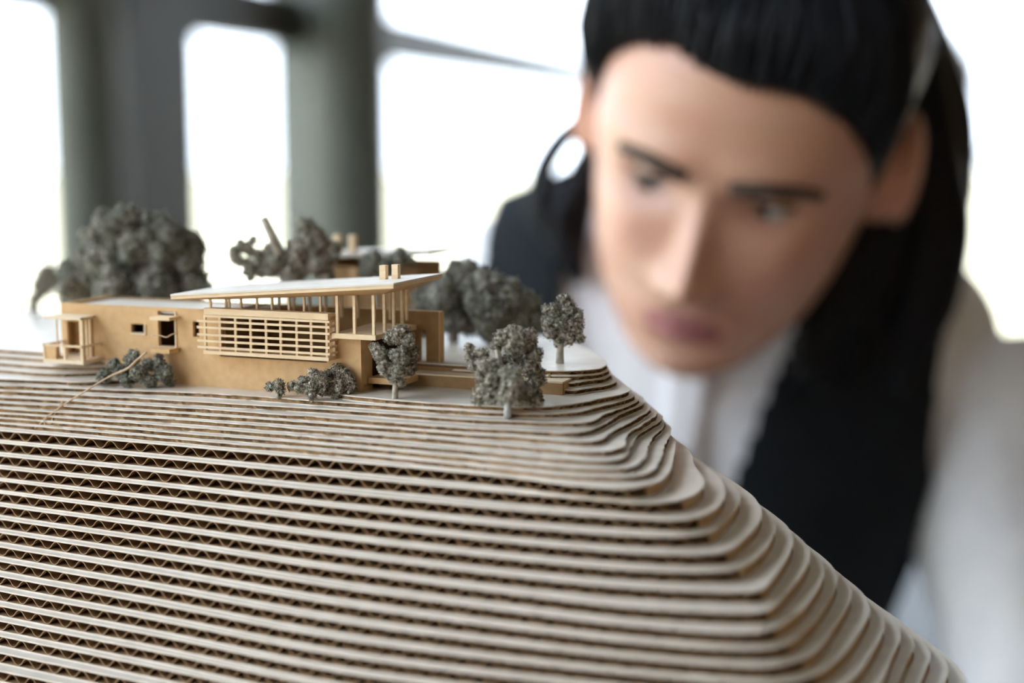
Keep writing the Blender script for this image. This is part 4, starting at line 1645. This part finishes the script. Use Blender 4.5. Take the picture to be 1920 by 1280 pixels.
def wbox(name, t0, t1, n0, n1, z0, z1, mat, parent=None):
    V = []
    for z in (z0, z1):
        for t, n in ((t0, n0), (t1, n0), (t1, n1), (t0, n1)):
            p = W0 + WD * t + WN * n
            V.append((p.x, p.y, z))
    FF = [(3, 2, 1, 0), (4, 5, 6, 7)] + [(i, (i + 1) % 4, 4 + (i + 1) % 4, 4 + i) for i in range(4)]
    return mesh_obj(name, V, FF, mat, parent)


# window wall on the left: frames, bars and panes
tr_z = ZC + 0.243
bars = [tA]
t = wpt(95)
posts = [(wpt(-620) , wpt(-620) + .12), (wpt(200), wpt(330)), (wpt(560), wpt(700)), (wpt(1150), wpt(1150) + .12)]
posts = [(tA, tA + 0.12), (tA + 1.5, tA + 1.62)] + posts + [(tB - 0.12, tB)]
posts.sort()
for i in range(len(posts) - 1):
    a, b = posts[i][1], posts[i + 1][0]
    w = wbox('window_%d' % (i + 1), a, b, -0.02, 0.02, 0.0, 0.10, M_frame)
    struct(w)
    wbox('window_frame', a, b, -0.02, 0.02, CEIL - 0.12, CEIL, M_frame, w)
    wbox('glazing_bar', a, b, -0.02, 0.02, tr_z - 0.050, tr_z + 0.050, M_frame_dark, w)
    wbox('pane', a, b, -0.004, 0.004, 0.10, tr_z - 0.050, M_glass, w)
    wbox('pane', a, b, -0.004, 0.004, tr_z + 0.050, CEIL - 0.12, M_glass, w)
wl = wbox('wall_left', posts[0][0], posts[0][1], -0.05, 0.05, 0, CEIL, M_frame)
struct(wl)
for a, b in posts[1:]:
    wbox('post', a, b, -0.05, 0.05, 0, CEIL, M_frame_dark if abs(a - wpt(200)) < 1e-6 else M_frame, wl)


def column(px, wpx, d, label):
    p = at(px, 280, d)
    r = wpx * d / FPX / 2
    e = empty('round_column', (p.x, p.y, 0))
    tag(e, label, 'column')
    for nm, z0, z1, rr in (('shaft', 0.04, CEIL - 0.03, r), ('base', 0, 0.04, r * 1.15), ('capital', CEIL - 0.03, CEIL, r * 1.12)):
        bm = bmesh.new()
        bmesh.ops.create_cone(bm, cap_ends=True, segments=48, radius1=rr, radius2=rr, depth=z1 - z0, matrix=Matrix.Translation((0, 0, (z0 + z1) / 2)))
        o = bm_obj(nm, bm, M_frame, e, False)
        for f in o.data.polygons:
            f.use_smooth = abs(f.normal.z) < 0.5


column(646, 180, 2.85, 'blurred grey-green round column in the middle of the window wall')
column(162, 136, 2.05, 'blurred grey-green round column near the left edge of the picture')

# back wall: glass with thin mullions
xs = [cB.x, 1.985, 3.1, RX]
wbk = struct(box('wall_back', (cB.x, Y1, CEIL - 0.1), (RX, Y1 + 0.08, CEIL), M_wall))
for i in range(3):
    w = struct(box('window_%d' % (i + 10), (xs[i], Y1, 0), (xs[i + 1], Y1 + 0.06, 0.10), M_wall))
    box('mullion', (xs[i + 1] - 0.03, Y1, 0.10), (xs[i + 1] + 0.03, Y1 + 0.06, CEIL - 0.1), M_wall, w)
    box('transom', (xs[i] + .03, Y1, ZC - 0.05), (xs[i + 1] - .03, Y1 + 0.05, ZC + 0.0), M_wall, w)
    box('pane', (xs[i], Y1 + 0.02, 0.10), (xs[i + 1], Y1 + 0.028, CEIL - 0.1), M_glass, w)
struct(box('wall_right', (RX, Y0, 0), (RX + 0.12, Y1, CEIL), M_warm_bounce))
struct(box('wall_front', (cA.x, Y0 - 0.12, 0), (RX, Y0, CEIL), M_warm_bounce))

# outside
tag(mesh_obj('lawn', [(-60, -60, -0.13), (60, -60, -0.13), (60, 80, -0.13), (-60, 80, -0.13)], [(0, 1, 2, 3)], M_lawn), kind='structure')
